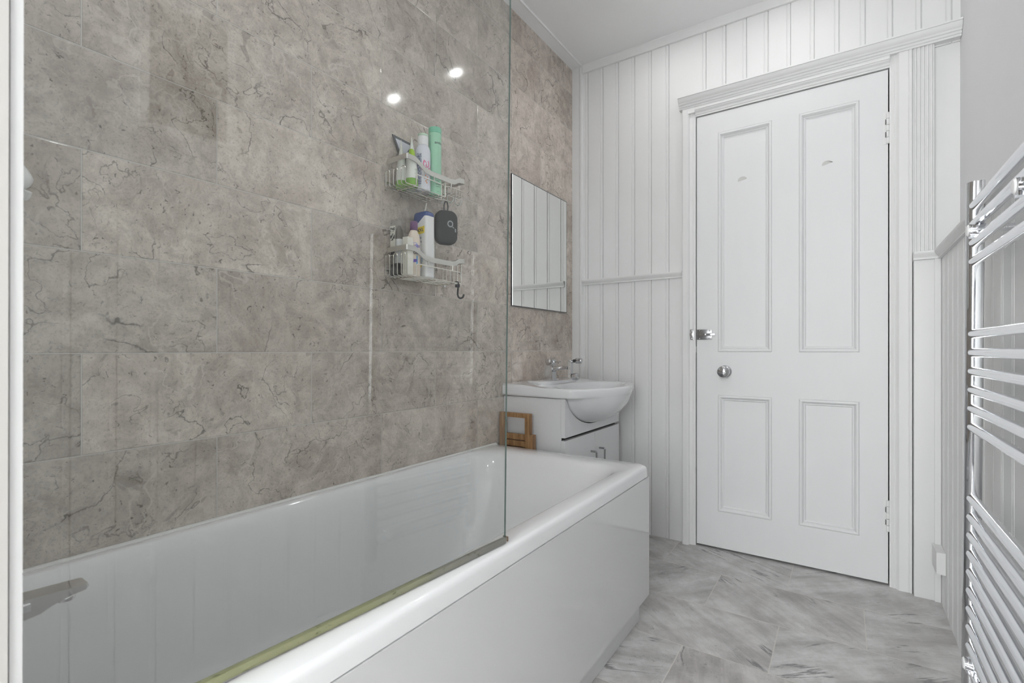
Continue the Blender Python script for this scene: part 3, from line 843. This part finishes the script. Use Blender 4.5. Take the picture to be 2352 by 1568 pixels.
# ------------------------------------------------------------------ folded wooden stool between bath and cabinet
st = thing('folding_stool', 'folded slatted wooden stool standing against the cabinet side', 'stool', (-1.10, 1.668, 0))
for a, b in ((-1.184, -1.160), (-1.060, -1.036)):
    bm = B(); box(bm, a, b, 1.6585, 1.6765, .0006, .622); obj('leg', bm, M['wood'], st, bevel=.003)
bm = B(); box(bm, -1.184, -1.036, 1.6585, 1.6765, .6225, .640); obj('top_rail', bm, M['wood'], st, bevel=.0045)
for a, b in ((-1.0355, -1.021),):
    bm = B(); box(bm, a, b, 1.6560, 1.680, .0006, .557); obj('leg', bm, M['wood'], st, bevel=.003)
bm = B(); box(bm, -1.1598, -1.0602, 1.6772, 1.6860, .30, .553); obj('slat_gap_shade', bm, M['brown'], st, bevel=.002)  # added dark board, stands in for the shade seen between the slats
for k in range(8):
    z = .5555 - k*.0275
    bm = B(); box(bm, -1.1598, -1.0602, 1.664, 1.676, z-.023, z); obj('slat', bm, M['wood'], st, bevel=.002)

# ------------------------------------------------------------------ shower caddies
def caddy(z, label, upper):
    t = thing('shower_caddy', label, 'shower caddy', (XL, 1.19, z), 'wire shower caddies')
    bm = B()
    h = .016
    zt = z + .085
    path = [(XL+.0012,1.062,zt), (-1.102,1.058,zt), (-1.100,1.092,zt-.001), (-1.100,1.112,zt-.010), (-1.100,1.135,zt-.022), (-1.100,1.165,zt-.025), (-1.100,1.262,zt-.023), (-1.100,1.280,zt-.020), (-1.100,1.300,zt-.008), (-1.100,1.332,zt-.005), (XL+.0012,1.334,zt-.005)]
    P_ = [path[0]] + fillet(path[1:2] and path, .006, 3)[1:]
    ribbon(bm, P_, h, .0022); fixn(bm)
    obj('steel_band', bm, M['steel'], t, sharp=40)
    r = .0017
    y0, y1 = 1.050, (1.2305 if upper else 1.312)
    hh = .044 if upper else .060
    bm = B()
    xs_ = [-1.186 + .0172*k for k in range(6)]
    for k in (0, 2, 4):                  # pairs of floor wires turned up into hoops at the ends
        a, b = xs_[k], xs_[k+1]
        pts = [(a,y0,z+hh), (a,y0,z), (a,y1,z), (a,y1,z+hh)]
        tube(bm, fillet(pts, .007, 4), r, 7)
        pts = [(b,y0,z+hh), (b,y0,z), (b,y1,z), (b,y1,z+hh)]
        tube(bm, fillet(pts, .007, 4), r, 7)
        for y in (y0, y1):
            arc = [((a+b)/2 - (b-a)/2*math.cos(PI*q/8), y, z+hh+(b-a)/2*math.sin(PI*q/8)) for q in range(9)]
            tube(bm, arc, r, 7)
    for y in (y0+.035, (y0+y1)/2, y1-.035):
        tube(bm, [(XL+.003,y,z-.0032), (-1.098,y,z-.0032)], r, 7)
    # front guard, tied to the band
    g0 = z + .038
    tube(bm, fillet([(-1.099,y0+.028,z), (-1.099,y0+.045,z+.001), (-1.099,y0+.045,g0), (-1.099,y1-.004,g0), (-1.099,y1-.004,z)], .008, 4), r, 7)
    for y in ((1.125, 1.175) if upper else (1.150, 1.265)):
        tube(bm, [(-1.099,y,g0), (-1.0995,y,zt-.027)], r*.9, 6)
    # back wire against the wall
    tube(bm, [(XL+.003,y0,z+.02), (XL+.003,y1,z+.02)], r, 7)
    if upper: tube(bm, [(XL+.003,y1,z+.02), (XL+.003,1.325,z+.03)], r, 7)
    obj('wire_basket', bm, M['wire'], t)
    if upper:
        bm = B()
        tube(bm, fillet([(-1.186,1.2365,z+.034), (-1.099,1.2365,z+.040), (-1.099,1.326,z+.044), (-1.186,1.326,z+.044)], .012, 4, True), r, 7, closed=True)
        for k in range(6):
            y = 1.245 + .0145*k
            tube(bm, fillet([(-1.186,y,z+.040), (-1.180,y,z+.024), (-1.105,y,z+.022), (-1.099,y,z+.040)], .006, 3), r, 7)
        for x in (-1.165, -1.12):
            tube(bm, [(x,1.238,z+.0205), (x,1.324,z+.0205)], r, 7)
        for y in (1.26, 1.30): tube(bm, [(-1.0995,y,z+.041), (-1.0995,y,zt-.026)], r, 6)
        obj('soap_tray', bm, M['wire'], t)
        for x, y in ((-1.150,1.246), (-1.118,1.2605), (-1.118,1.300)):
            bm = B(); tube(bm, fillet([(x,y,z+.022), (x,y,z+.000), (x+.012,y+.003,z-.010), (x+.021,y+.006,z-.001), (x+.023,y+.006,z+.008)], .010, 4), .0017, 8)
            obj('hook', bm, M['chrome2'], t)
    else:
        bm = B(); box(bm, XL+.0010, XL+.006, 1.3225, 1.3315, z-.004, z+.022); obj('adhesive_pad', bm, M['whitep'], t, bevel=.001)
    return t
ZU, ZLW = 1.4045, 1.1265
caddy(ZU, 'upper wire shower caddy on the tiles, with a soap tray', True)
caddy(ZLW, 'lower wire shower caddy on the tiles, under the black speaker', False)
FU, FL = ZU + .0022, ZLW + .0022          # floors the bottles stand on

def stand(name, label, cat, x, y, z, group=None): return thing(name, label, cat, (x, y, z), group)

# ---- upper caddy
def squeeze_tube(x, y, r, h, label, band, name='squeeze_tube'):
    """tube standing on its cap; the crimp points along the line of the caddy's outer corner"""
    t = stand(name, label, 'tube', x, y, FU, 'white tubes with green caps')
    cz = .024
    bm = B(); lathe(bm, (x, y, FU), 'z', [(r*.93,0), (r*.99,.002), (r,.006), (r*.98,cz)], 28); fixn(bm)
    obj('cap', bm, M['green'], t, sharp=50)
    bm = B(); rings = []
    for k in range(11):
        q = k/10
        a = r*(1-.97*q**1.5) if q < 1 else r*.05
        b = r*(1+.10*q)
        z = FU+cz+.0004+(h-cz)*q
        rings.append([(x + a*math.cos(w)*.73 + b*math.sin(w)*.68, y + a*math.cos(w)*.68 - b*math.sin(w)*.73, z) for w in [2*PI*i/28 for i in range(28)]])
    mi = 0
    loft(bm, rings, True, True); fixn(bm)
    if band:
        for f_ in bm.faces:
            c = f_.calc_center_median()
            if FU+h*.62 < c.z < FU+h*.76: f_.material_index = 1
    obj('body', bm, [M['pearl'], M['lime']], t, sharp=50)
    return t
T1 = squeeze_tube(-1.122, 1.0985, .0196, .150, 'white tapering tube with lime band and green cap, front of upper caddy', True)
T2 = squeeze_tube(-1.1635, 1.094, .0180, .149, 'plain white tapering tube with green cap, against the tiles in upper caddy', False)
for t_, x, y, r, z in ((T1, -1.122, 1.0985, .0196, 1.448), (T2, -1.1635, 1.094, .0180, 1.455)):
    bm = B()
    a0 = -.35 if t_ is T1 else -1.25
    n_ = 8
    R_ = [[(x+(r*.97+.0004)*math.cos(a0+.7*k/n_), y+(r*.97+.0004)*math.sin(a0+.7*k/n_), zz) for k in range(n_+1)] for zz in (z-.012, z+.014)]
    for p in R_[1]: pass
    loft(bm, R_, closed=False); obj('printed_label', bm, M['print'], t_)
t = stand('squeeze_tube', 'small white tube half hidden behind the lime banded tube', 'tube', -1.166, 1.1335, FU)
bm = B(); lathe(bm, (-1.166,1.1335,FU), 'z', [(.013,0), (.0135,.003), (.0135,.09), (.011,.115), (.0105,.128), (.001,.1285)], 22); fixn(bm); obj('body', bm, M['pearl'], t, sharp=50)
# spray can
cx_, cy_ = -1.1285, 1.1545
t = stand('spray_can', 'lilac-white spray can with pink flower in the upper caddy', 'can', cx_, cy_, FU)
bm = B(); lathe(bm, (cx_,cy_,FU), 'z', [(.021,0), (.0235,.002), (.0242,.006), (.0242,.128), (.0225,.138), (.019,.146), (.0172,.149)], 32); fixn(bm); obj('body', bm, M['lilac'], t, sharp=50)
bm = B(); lathe(bm, (cx_,cy_,FU), 'z', [(.0172,.1495), (.0172,.176), (.0165,.1785), (.001,.179)], 28); fixn(bm); obj('cap', bm, M['whitep'], t, sharp=50)
bm = B(); lathe(bm, (cx_,cy_,FU), 'z', [(.0164,.1795), (.0164,.186), (.001,.187)], 28); fixn(bm); obj('cap_top', bm, plain('pale_green_cap_top', (.55,.72,.56), .3), t, sharp=50)
bm = B(); R_ = [[(cx_+.0246*math.cos(a), cy_+.0246*math.sin(a), zz) for a in [-1.75+.75*k/8 for k in range(9)]] for zz in (FU+.018, FU+.118)]
loft(bm, R_, closed=False); obj('printed_label', bm, M['slate'], t)
pet = []
for a in (-50, -20, 10, 40, 75, 100):
    ra = math.radians(a+60); L_ = .034 - abs(a-20)*.00008
    d_ = Vector((math.cos(ra), math.sin(ra))); s_ = Vector((-d_.y, d_.x))
    pet.append([d_*0 , d_*L_*.45 - s_*.0065, d_*L_*.8 - s_*.0045, d_*L_, d_*L_*.8 + s_*.0045, d_*L_*.45 + s_*.0065])
bm = on_cyl(mark_bm(pet), (cx_, cy_, FU+.066), .0243, -.42); obj('flower_print', bm, M['pink'], t, smooth=False)
dots = []
for k, (a, b) in enumerate(((0,0), (.004,.006), (-.004,.009), (.006,.014), (-.001,.018), (.003,-.005))):
    dots.append([(a+.0022*math.cos(q), b+.0026*math.sin(q)) for q in [2*PI*i/8 for i in range(8)]])
bm = on_cyl(mark_bm(dots), (cx_, cy_, FU+.030), .0243, -.40); obj('petal_print', bm, M['orange'], t, smooth=False)
# tall mint bottle
gx_, gy_ = -1.1235, 1.2052
t = stand('shampoo_bottle', 'tall mint-green bottle with black lettering in the upper caddy', 'bottle', gx_, gy_, FU)
bm = B(); lathe(bm, (gx_,gy_,FU), 'z', [(.0198,0), (.0206,.002), (.0210,.006), (.0213,.204)], 32); fixn(bm); obj('body', bm, M['mint'], t, sharp=50)
bm = B(); lathe(bm, (gx_,gy_,FU), 'z', [(.0214,.2045), (.0216,.206), (.0216,.220), (.021,.2225), (.001,.223)], 32); fixn(bm); obj('cap', bm, M['mintd'], t, sharp=50)
for s_, sz, dz, an in (('amika', .0125, .170, -.18), ('the kure', .0062, .059, -.18), ('repair', .0048, .045, -.35), ('shampoo', .0048, .034, -.30), ('nourish', .0042, .026, -.35), ('all hair', .0032, .010, -.3)):
    bm = on_cyl(text_bm(s_, sz, .012), (gx_, gy_, FU+dz), .0213, an); obj('lettering', bm, M['ink'], t, smooth=False)
bm = B(); R_ = [[(gx_+.0215*math.cos(a), gy_+.0215*math.sin(a), zz) for a in (-1.62, -1.58, -1.54)] for zz in (FU+.05, FU+.195)]
loft(bm, R_, closed=False); obj('seam_stripe', bm, plain('teal_stripe', (.10,.40,.36), .4), t)
# slim bottle behind it
t = stand('slim_bottle', 'slim white and pink bottle mostly hidden behind the mint bottle', 'bottle', -1.170, 1.2645, FU+.026)
bm = B(); lathe(bm, (-1.170,1.2645,FU+.026), 'z', [(.012,0), (.0128,.003), (.0128,.100), (.009,.110), (.009,.122), (.001,.123)], 22); fixn(bm)
for f_ in bm.faces:
    if f_.calc_center_median().z < FU+.075: f_.material_index = 1
obj('body', bm, [M['whitep'], plain('rose_pink_label', (.62,.33,.36), .4)], t, sharp=50)
# triangular packet behind the tubes
t = stand('foil_packet', 'dark grey and white triangular packet behind the white tubes', 'packet', -1.187, 1.10, 1.50)
tri = [(1.076,1.581), (1.168,1.578), (1.118,1.505)]
bm = B(); extr(bm, tri, 'x', -1.1885, -1.1845); fixn(bm); obj('back', bm, M['foil'], t, smooth=False)
c3 = (sum(p[0] for p in tri)/3, sum(p[1] for p in tri)/3)
tr2 = [(c3[0]+(a-c3[0])*.74, c3[1]+(b-c3[1])*.74-.002) for a, b in tri]
bm = B(); extr(bm, tr2, 'x', -1.1843, -1.1836); fixn(bm); obj('window', bm, M['lilac'], t, smooth=False)['label'] = 'pale inner face'

# ---- between the caddies
t = thing('bluetooth_speaker', 'small black speaker with grey logo hanging from the upper caddy', 'speaker', (-1.105, 1.262, 1.26))
def spk_xf(bm, c, ang):
    """local x right, y up, z out of the face"""
    n_ = Vector((math.cos(ang), math.sin(ang), 0)); r_ = Vector((-n_.y, n_.x, 0))
    for v in bm.verts: v.co = Vector(c) + r_*v.co.x + Vector((0,0,1))*v.co.y + n_*v.co.z
    return bm
sc_, sa = (-1.126, 1.262, 1.3135), -.50
bm = B(); rings = []
for zo, ins in ((-.017,.010), (-.0165,.004), (-.012,.0008), (.006,.0), (.0125,.0012), (.0155,.005), (.0165,.012)):
    rings.append([(p[0], p[1], zo) for p in rrect(-.0385+ins, .0385-ins, -.0575+ins, .0575-ins, .026, 0, 8)])
loft(bm, rings, True, True); fixn(bm); spk_xf(bm, sc_, sa); obj('body', bm, M['charcoal'], t, sharp=50)
bm = B(); R_ = [[(p[0], p[1], zo) for p in rrect(-.0391, .0391, -.0581, .0581, .0266, 0, 8)] for zo in (-.004, .002)]
loft(bm, R_); fixn(bm); spk_xf(bm, sc_, sa); obj('edge_band', bm, M['rubber'], t)
bm = B()
R_ = []
for rr in (.0072, .0115): R_.append([(.010+rr*.92*math.cos(q), .011+rr*math.sin(q), .0168) for q in [2*PI*k/28 for k in range(28)]])
loft(bm, R_)
bm.faces.new([bm.verts.new(p) for p in ((.0135,.0035,.0168), (.0165,.0005,.0168), (.024,-.004,.0168), (.0225,.001,.0168))])
bm.faces.new([bm.verts.new(p) for p in ((.0265,-.003,.0168), (.0305,-.0045,.0168), (.0305,-.0165,.0168), (.0265,-.0150,.0168))])
spk_xf(bm, sc_, sa); obj('logo', bm, M['logo'], t, smooth=False)
bm = B(); tube(bm, fillet([(-.006,.057,0), (-.007,.075,0), (-.003,.0895,0), (.004,.0895,0), (.008,.075,0), (.006,.057,0)], .006, 4), .0024, 8); spk_xf(bm, sc_, sa)
obj('strap', bm, M['rubber'], t)
bm = B(); tube(bm, [(-1.178,1.222,1.3965), (-1.184,1.214,1.34), (-1.187,1.212,1.22)], .0024, 10)
rod = obj('razor_handle', bm, M['creamp'], org=(-1.184, 1.214, 1.22)); tag(rod, 'thin cream rod hanging under the upper caddy behind the blue-capped bottle', 'rod')

# ---- lower caddy
t = stand('clear_box', 'clear plastic pack with black base and printed card, lower caddy', 'pack', -1.1545, 1.0735, FL)
a0, a1, b0, b1 = -1.1860, -1.1500, 1.0680, 1.1030
bm = B(); R_ = [rrect(a0,a1,b0,b1,.003,FL+z_,3) for z_ in (.0005,.178)]; loft(bm, R_, False, True); fixn(bm)
obj('shell', bm, M['clear'], t, smooth=False)
bm = B(); box(bm, a0+.002, a1-.002, b0+.002, b1-.002, FL+.0008, FL+.040); obj('base', bm, M['ink'], t, bevel=.002)
bm = B(); lathe(bm, ((a0+a1)/2+.002,(b0+b1)/2+.002,FL), 'z', [(.0145,.041), (.0145,.110), (.012,.118), (.0015,.1185)], 20); fixn(bm); obj('insert', bm, M['whitep'], t, sharp=50)
bm = B(); lathe(bm, ((a0+a1)/2+.002,(b0+b1)/2+.002,FL), 'z', [(.0125,.119), (.0125,.136), (.009,.150), (.003,.162)], 16); fixn(bm); obj('brush_tuft', bm, plain('dark_bristles', (.16,.14,.12), .7), t)
bm = B(); box(bm, a0+.001, a1-.013, b0-.0012, b0-.0004, FL+.065, FL+.158); cd = obj('card', bm, M['creamp'], t, smooth=False)
bm = B(); box(bm, a0+.002, a1-.014, b0-.0018, b0-.0013, FL+.112, FL+.134); box(bm, a0+.003, a1-.015, b0-.0018, b0-.0013, FL+.140, FL+.153); obj('print', bm, M['bars'], cd, smooth=False)
bm = B()
for k in range(9): box(bm, a0+.004+.002*k, a0+.005+.002*k+(.0006 if k % 3 else 0), b0-.0018, b0-.0013, FL+.067, FL+.078)
obj('barcode', bm, M['ink'], cd, smooth=False)
bm = B(); box(bm, -1.1275, -1.1055, 1.0650, 1.0885, FL+.0004, FL+.116)
tag(obj('carton', bm, M['creamp'], bevel=.001, org=(-1.1165, 1.077, FL)), 'slim cream carton at the front corner of the lower caddy', 'box')
# peach bottle
px_, py_ = -1.1285, 1.1140
t = stand('conditioner_bottle', 'peach bottle with purple cap in the lower caddy', 'bottle', px_, py_, FL)
bm = B()
prof = [(.90,0), (.97,.003), (1.0,.010), (1.0,.085), (.98,.108), (.90,.124), (.74,.136), (.56,.1435), (.50,.146)]
loft(bm, [[(px_+.0185*s_*math.cos(q), py_+.0225*s_*math.sin(q), FL+z_) for q in [2*PI*k/32 for k in range(32)]] for s_, z_ in prof], True, True); fixn(bm); obj('body', bm, M['peach'], t, sharp=50)
bm = B(); lathe(bm, (px_,py_,FL), 'z', [(.0115,.1465), (.0122,.1475), (.0118,.172), (.010,.1745), (.001,.175)], 26); fixn(bm); obj('cap', bm, M['purple'], t, sharp=50)
def on_ell(bm, dz, an):
    for v in bm.verts:
        q = an + v.co.x/.0205
        v.co = Vector((px_+.0189*math.cos(q), py_+.0229*math.sin(q), FL+dz+v.co.y))
    return bm
disc = mark_bm([[(.0105*math.cos(q), .0115*math.sin(q)) for q in [2*PI*k/18 for k in range(18)]]])
obj('blue_disc_print', on_ell(disc, .094, -.50), plain('pale_blue_ink', (.42,.45,.72), .4), t, smooth=False)
bm = text_bm('AUSSIE', .0115, .02)
for v in bm.verts: v.co.z += 0
bm = on_ell(bm, .094, -.42)
for v in bm.verts: v.co += Vector((.0003,-.0001,0))
obj('lettering', bm, M['violet'], t, smooth=False)
bm = on_ell(text_bm('MOIST', .0112, .02), .073, -.40); obj('lettering', bm, M['navy'], t, smooth=False)
for dx_, w_, dz_, h_, m_ in ((-.009,.005,.052,.028,'blueink'), (.0045,.006,.050,.030,'blueink'), (-.001,.012,.048,.011,'violet')):
    bm = mark_bm([[(dx_-w_/2,-h_/2), (dx_+w_/2,-h_/2+.002), (dx_+w_/2-.001,h_/2), (dx_-w_/2+.001,h_/2-.001)]])
    bm = on_ell(bm, dz_, -.42)
    if m_ == 'violet':
        for v in bm.verts: v.co += Vector((.0004,-.0002,0))
    obj('printed_shape', bm, M[m_], t, smooth=False)
# large white bottle with blue cap
qx0, qx1, qy0, qy1 = -1.1835, -1.1110, 1.1530, 1.1945
t = stand('family_size_bottle', 'large white bottle with navy-blue cap and yellow label, lower caddy', 'bottle', (qx0+qx1)/2, (qy0+qy1)/2, FL)
def capz(x, y): # slanting joint between bottle and cap
    q = (x-qx0)/(qx1-qx0)
    return .150 + .052*math.sin(min(1, q*1.15)*PI/2)
bm = B(); rings = []
for z_, i_ in ((0,.004), (.003,.001), (.010,0), (.10,-.0005), (.140,0)):
    rings.append(rrect(qx0+i_,qx1-i_,qy0+i_*.6,qy1-i_*.6,.010,FL+z_,5))
r_ = rrect(qx0+.0005,qx1-.0005,qy0+.0005,qy1-.0005,.010,0,5); rings.append([(x,y,FL+capz(x,y)) for x,y,_ in r_])
loft(bm, rings, True, True); fixn(bm); obj('body', bm, M['whitep'], t, sharp=60)
bm = B()
r1 = [(x,y,FL+capz(x,y)+.0005) for x,y,_ in r_]
r2 = [(x,y,max(FL+.2135,0)) for x,y,_ in rrect(qx0+.010,qx1-.0015,qy0+.002,qy1-.002,.010,0,5)]
r3 = [(x,y,FL+.2175) for x,y,_ in rrect(qx0+.014,qx1-.005,qy0+.005,qy1-.005,.010,0,5)]
loft(bm, [r1, r2, r3], True, True); fixn(bm); obj('cap', bm, M['blue'], t, sharp=50)
fy = qy0-.0012
bm = B(); extr(bm, [(-1.158,FL+.148), (-1.152,FL+.143), (-1.120,FL+.146), (-1.1195,FL+.169), (-1.150,FL+.166), (-1.157,FL+.158)], 'y', fy, fy+.0005); fixn(bm)
lb_ = obj('yellow_label', bm, M['yellow'], t, smooth=False)
bm = on_plane(text_bm('XXL', .015, .02), (-1.138, fy-.0003, FL+.156), (1,0,.06), (0,0,1)); obj('lettering', bm, M['ink'], lb_, smooth=False)
for s_, sz, x_, z_ in (('lassic', .012, -1.145, .132), ('lders', .012, -1.144, .119)):
    bm = on_plane(text_bm(s_, sz, .012), (x_, fy+.0006, FL+z_), (1,0,.05), (0,0,1)); obj('lettering', bm, M['navy'], t, smooth=False)
bm = B(); box(bm, -1.160, -1.136, fy+.0004, fy+.0007, FL+.1085, FL+.1097); obj('print_line', bm, M['navy'], t, smooth=False)
pl = []
for k in range(6):
    x_ = -1.160+.0055*k; pl.append([(x_,FL+.048), (x_+.0012,FL+.048), (x_+.006,FL+.066+.004*(k % 3)), (x_+.0045,FL+.066+.004*(k % 3))])
bm = B()
for p in pl: extr(bm, p, 'y', fy+.0004, fy+.0007)
fixn(bm); obj('splash_print', bm, M['blueink'], t, smooth=False)
bm = B(); extr(bm, [(-1.1795,FL+.045), (-1.155,FL+.030), (-1.140,FL+.030), (-1.128,FL+.047), (-1.150,FL+.040)], 'y', fy+.0004, fy+.0007); fixn(bm); obj('gold_print', bm, M['yellow'], t, smooth=False)
bm = B(); lathe(bm, (-1.150,fy+.0008,FL+.006+.012), 'y', [(.0085,0), (.0085,-.0004)], 20); lathe(bm, (-1.150,fy+.0003,FL+.018), 'y', [(.004,0), (.0035,-.0003)], 10, mi=1); fixn(bm)
obj('leaf_badge', bm, [M['pearl'], M['green']], t, smooth=False)
# black hook under the lower caddy
bm = B()
hx, hy, hz = -1.103, 1.296, ZLW
tube(bm, fillet([(hx-.010,hy,hz+.0035), (hx+.002,hy,hz+.0045), (hx+.004,hy,hz-.006), (hx,hy,hz-.040), (hx+.004,hy+.004,hz-.052), (hx+.014,hy+.012,hz-.050), (hx+.017,hy+.014,hz-.038)], .009, 5), .0032, 10, rads=None)
box(bm, hx-.006, hx+.005, hy-.006, hy+.006, hz-.014, hz-.0035)
fixn(bm)
tag(obj('hanging_hook', bm, M['ink'], org=(hx, hy, hz-.05)), 'small black hook hanging from the lower caddy', 'hook')

# ------------------------------------------------------------------ towel radiator
rad = thing('towel_radiator', 'chrome ladder towel radiator on the right wall', 'radiator', (.229, 1.22, .12))
def post(y0, y1):
    bm = B(); x0, x1 = .2145, .243
    pr = []
    ym = (y0+y1)/2; hw = (y1-y0)/2
    pr = [(x1, y0+.003), (x1, y1-.003), (x1-.002, y1)] + [(x0+.0115-.0115*math.sin(PI*k/16), ym+hw*math.cos(PI*k/16)) for k in range(17)] + [(x1-.002, y0)]
    extr(bm, pr, 'z', .165, 1.262); fixn(bm)
    p = obj('post', bm, M['tapchrome'], rad, sharp=20)
    bm = B(); lathe(bm, ((x0+x1)/2, ym, 1.2625), 'z', [(.008,0), (.0075,.002), (.004,.0035)], 16); fixn(bm); obj('air_vent', bm, M['chrome2'], p)
    return p
post(1.434, 1.472); post(.975, 1.013)
for z in [1.2095-.0402*k for k in range(4)] + [.9325-.0403*k for k in range(6)] + [.5765-.0399*k for k in range(10)]:
    bm = B(); n_ = 16; rings = []
    for k in range(13):
        q = k/12; y = 1.0134 + (1.4336-1.0134)*q
        e = .010
        rings.append([(.2275 + .0105*math.cos(2*PI*i/n_), y, z + e*math.sin(2*PI*i/n_)) for i in range(n_)])
    loft(bm, rings, True, True); fixn(bm)
    obj('bar', bm, M['chrome'], rad)
def bracket(y, z):
    bm = B()
    lathe(bm, (.224, y, z), 'x', [(.013,-.014), (.013,.014)], 18)
    box(bm, .212, .244, y-.010, y+.010, z-.016, z-.010)
    tube(bm, [(.238,y,z), (.2855,y,z)], .0075, 12)
    fixn(bm); b = obj('bracket', bm, M['chrome'], rad, sharp=35)
    bm = B(); lathe(bm, (.2105, y, z), 'x', [(.001,-.004), (.010,-.003), (.013,0), (.013,.0015)], 18); fixn(bm); obj('bracket_cover', bm, M['whitep'], b)
for y, z in ((1.395, 1.149), (1.055, 1.149), (1.395, .2365), (1.055, .2365)): bracket(y, z)
for y in (1.453, .994):
    bm = B()
    lathe(bm, (.229, y, .120), 'z', [(.012,0), (.015,.004), (.015,.016), (.0115,.020), (.0115,.036), (.014,.0385), (.014,.0445)], 18)
    tube(bm, [(.229,y,.132), (.2665,y,.132), (.2665,y,.0008)] if False else fillet([(.229,y,.128), (.270,y,.128), (.270,y,.0012)], .012, 4), .0075, 12)
    fixn(bm); obj('valve', bm, M['chrome2'], rad)
rad.rotation_euler = (0, math.radians(.40), 0)

# ------------------------------------------------------------------ picture opposite the bath, mirrored in the glass screen
pic = thing('framed_picture', 'dark picture in a pale frame, seen only mirrored in the glass screen', 'picture', (XR, .48, 1.44))
bm = B()
py0, py1, pz0, pz1 = .368, .592, 1.44, 1.80
box(bm, XR-.020, XR-.001, py0, py0+.020, pz0, pz1); box(bm, XR-.020, XR-.001, py1-.020, py1, pz0, pz1)
box(bm, XR-.020, XR-.001, py0+.020, py1-.020, pz0, pz0+.020); box(bm, XR-.020, XR-.001, py0+.020, py1-.020, pz1-.020, pz1)
obj('frame', bm, M['whitep'], pic, smooth=False)
bm = B(); box(bm, XR-.008, XR-.0015, py0+.0205, py1-.0205, pz0+.0205, pz1-.0205)
obj('print', bm, plain('dark_print', (.05,.05,.052), .5, var=.5, scale=14), pic, smooth=False)

# ------------------------------------------------------------------ small box by the door foot
bm = B(); box(bm, .262, XD-.0006, 2.198, 2.2965, .132, .206)
tag(obj('socket_box', bm, M['paint'], bevel=.003, org=(.274, 2.25, .132)), 'small white painted box low on the right wall beside the door frame', 'box')

# ------------------------------------------------------------------ daylight, camera, view
wd = bpy.data.worlds.new('daylight'); SC.world = wd; wd.use_nodes = True
t_ = wd.node_tree; t_.nodes.clear(); n = N(t_)
tcw = n('ShaderNodeTexCoord').outputs['Generated']
g = n.mapr(n.sep(tcw)[2], -.2, .6)
bg = n('ShaderNodeBackground'); n.l(n.mix(g, (.85,.86,.87), (.97,.985,1.0)), bg.inputs[0]); bg.inputs[1].default_value = 8.7
o = n('ShaderNodeOutputWorld'); n.l(bg.outputs[0], o.inputs[0])
la = bpy.data.lights.new('window_portal', 'AREA'); la.shape = 'RECTANGLE'; la.size = wx1-wx0; la.size_y = wz1-wz0
la.cycles.is_portal = True
lo_ = bpy.data.objects.new('window_portal', la); COL.objects.link(lo_)
lo_.location = ((wx0+wx1)/2, YB-.12, (wz0+wz1)/2); lo_.rotation_euler = (math.radians(90), 0, 0)

cam = bpy.data.cameras.new('camera'); co = bpy.data.objects.new('camera', cam); COL.objects.link(co)
cam.sensor_width = 36; cam.lens = 1127.0/2352*36; cam.shift_y = (801.2-784)/2352; cam.clip_start = .02
cam.dof.use_dof = True; cam.dof.focus_distance = 1.7; cam.dof.aperture_fstop = 7.0
co.location = (0, 0, .90); co.rotation_euler = (math.radians(90), 0, .5945)
SC.camera = co
SC.view_settings.view_transform = 'Standard'; SC.view_settings.look = 'None'
SC.view_settings.gamma = 1.0; SC.view_settings.use_curve_mapping = False
SC.view_settings.exposure = 0.62
SC.cycles.use_denoising = True
SC.cycles.max_bounces = 7; SC.cycles.diffuse_bounces = 4; SC.cycles.glossy_bounces = 4; SC.cycles.transparent_max_bounces = 12
SC.cycles.use_adaptive_sampling = True; SC.cycles.adaptive_threshold = 0.13; SC.cycles.use_light_tree = False
SC.cycles.sample_clamp_indirect = 6.0
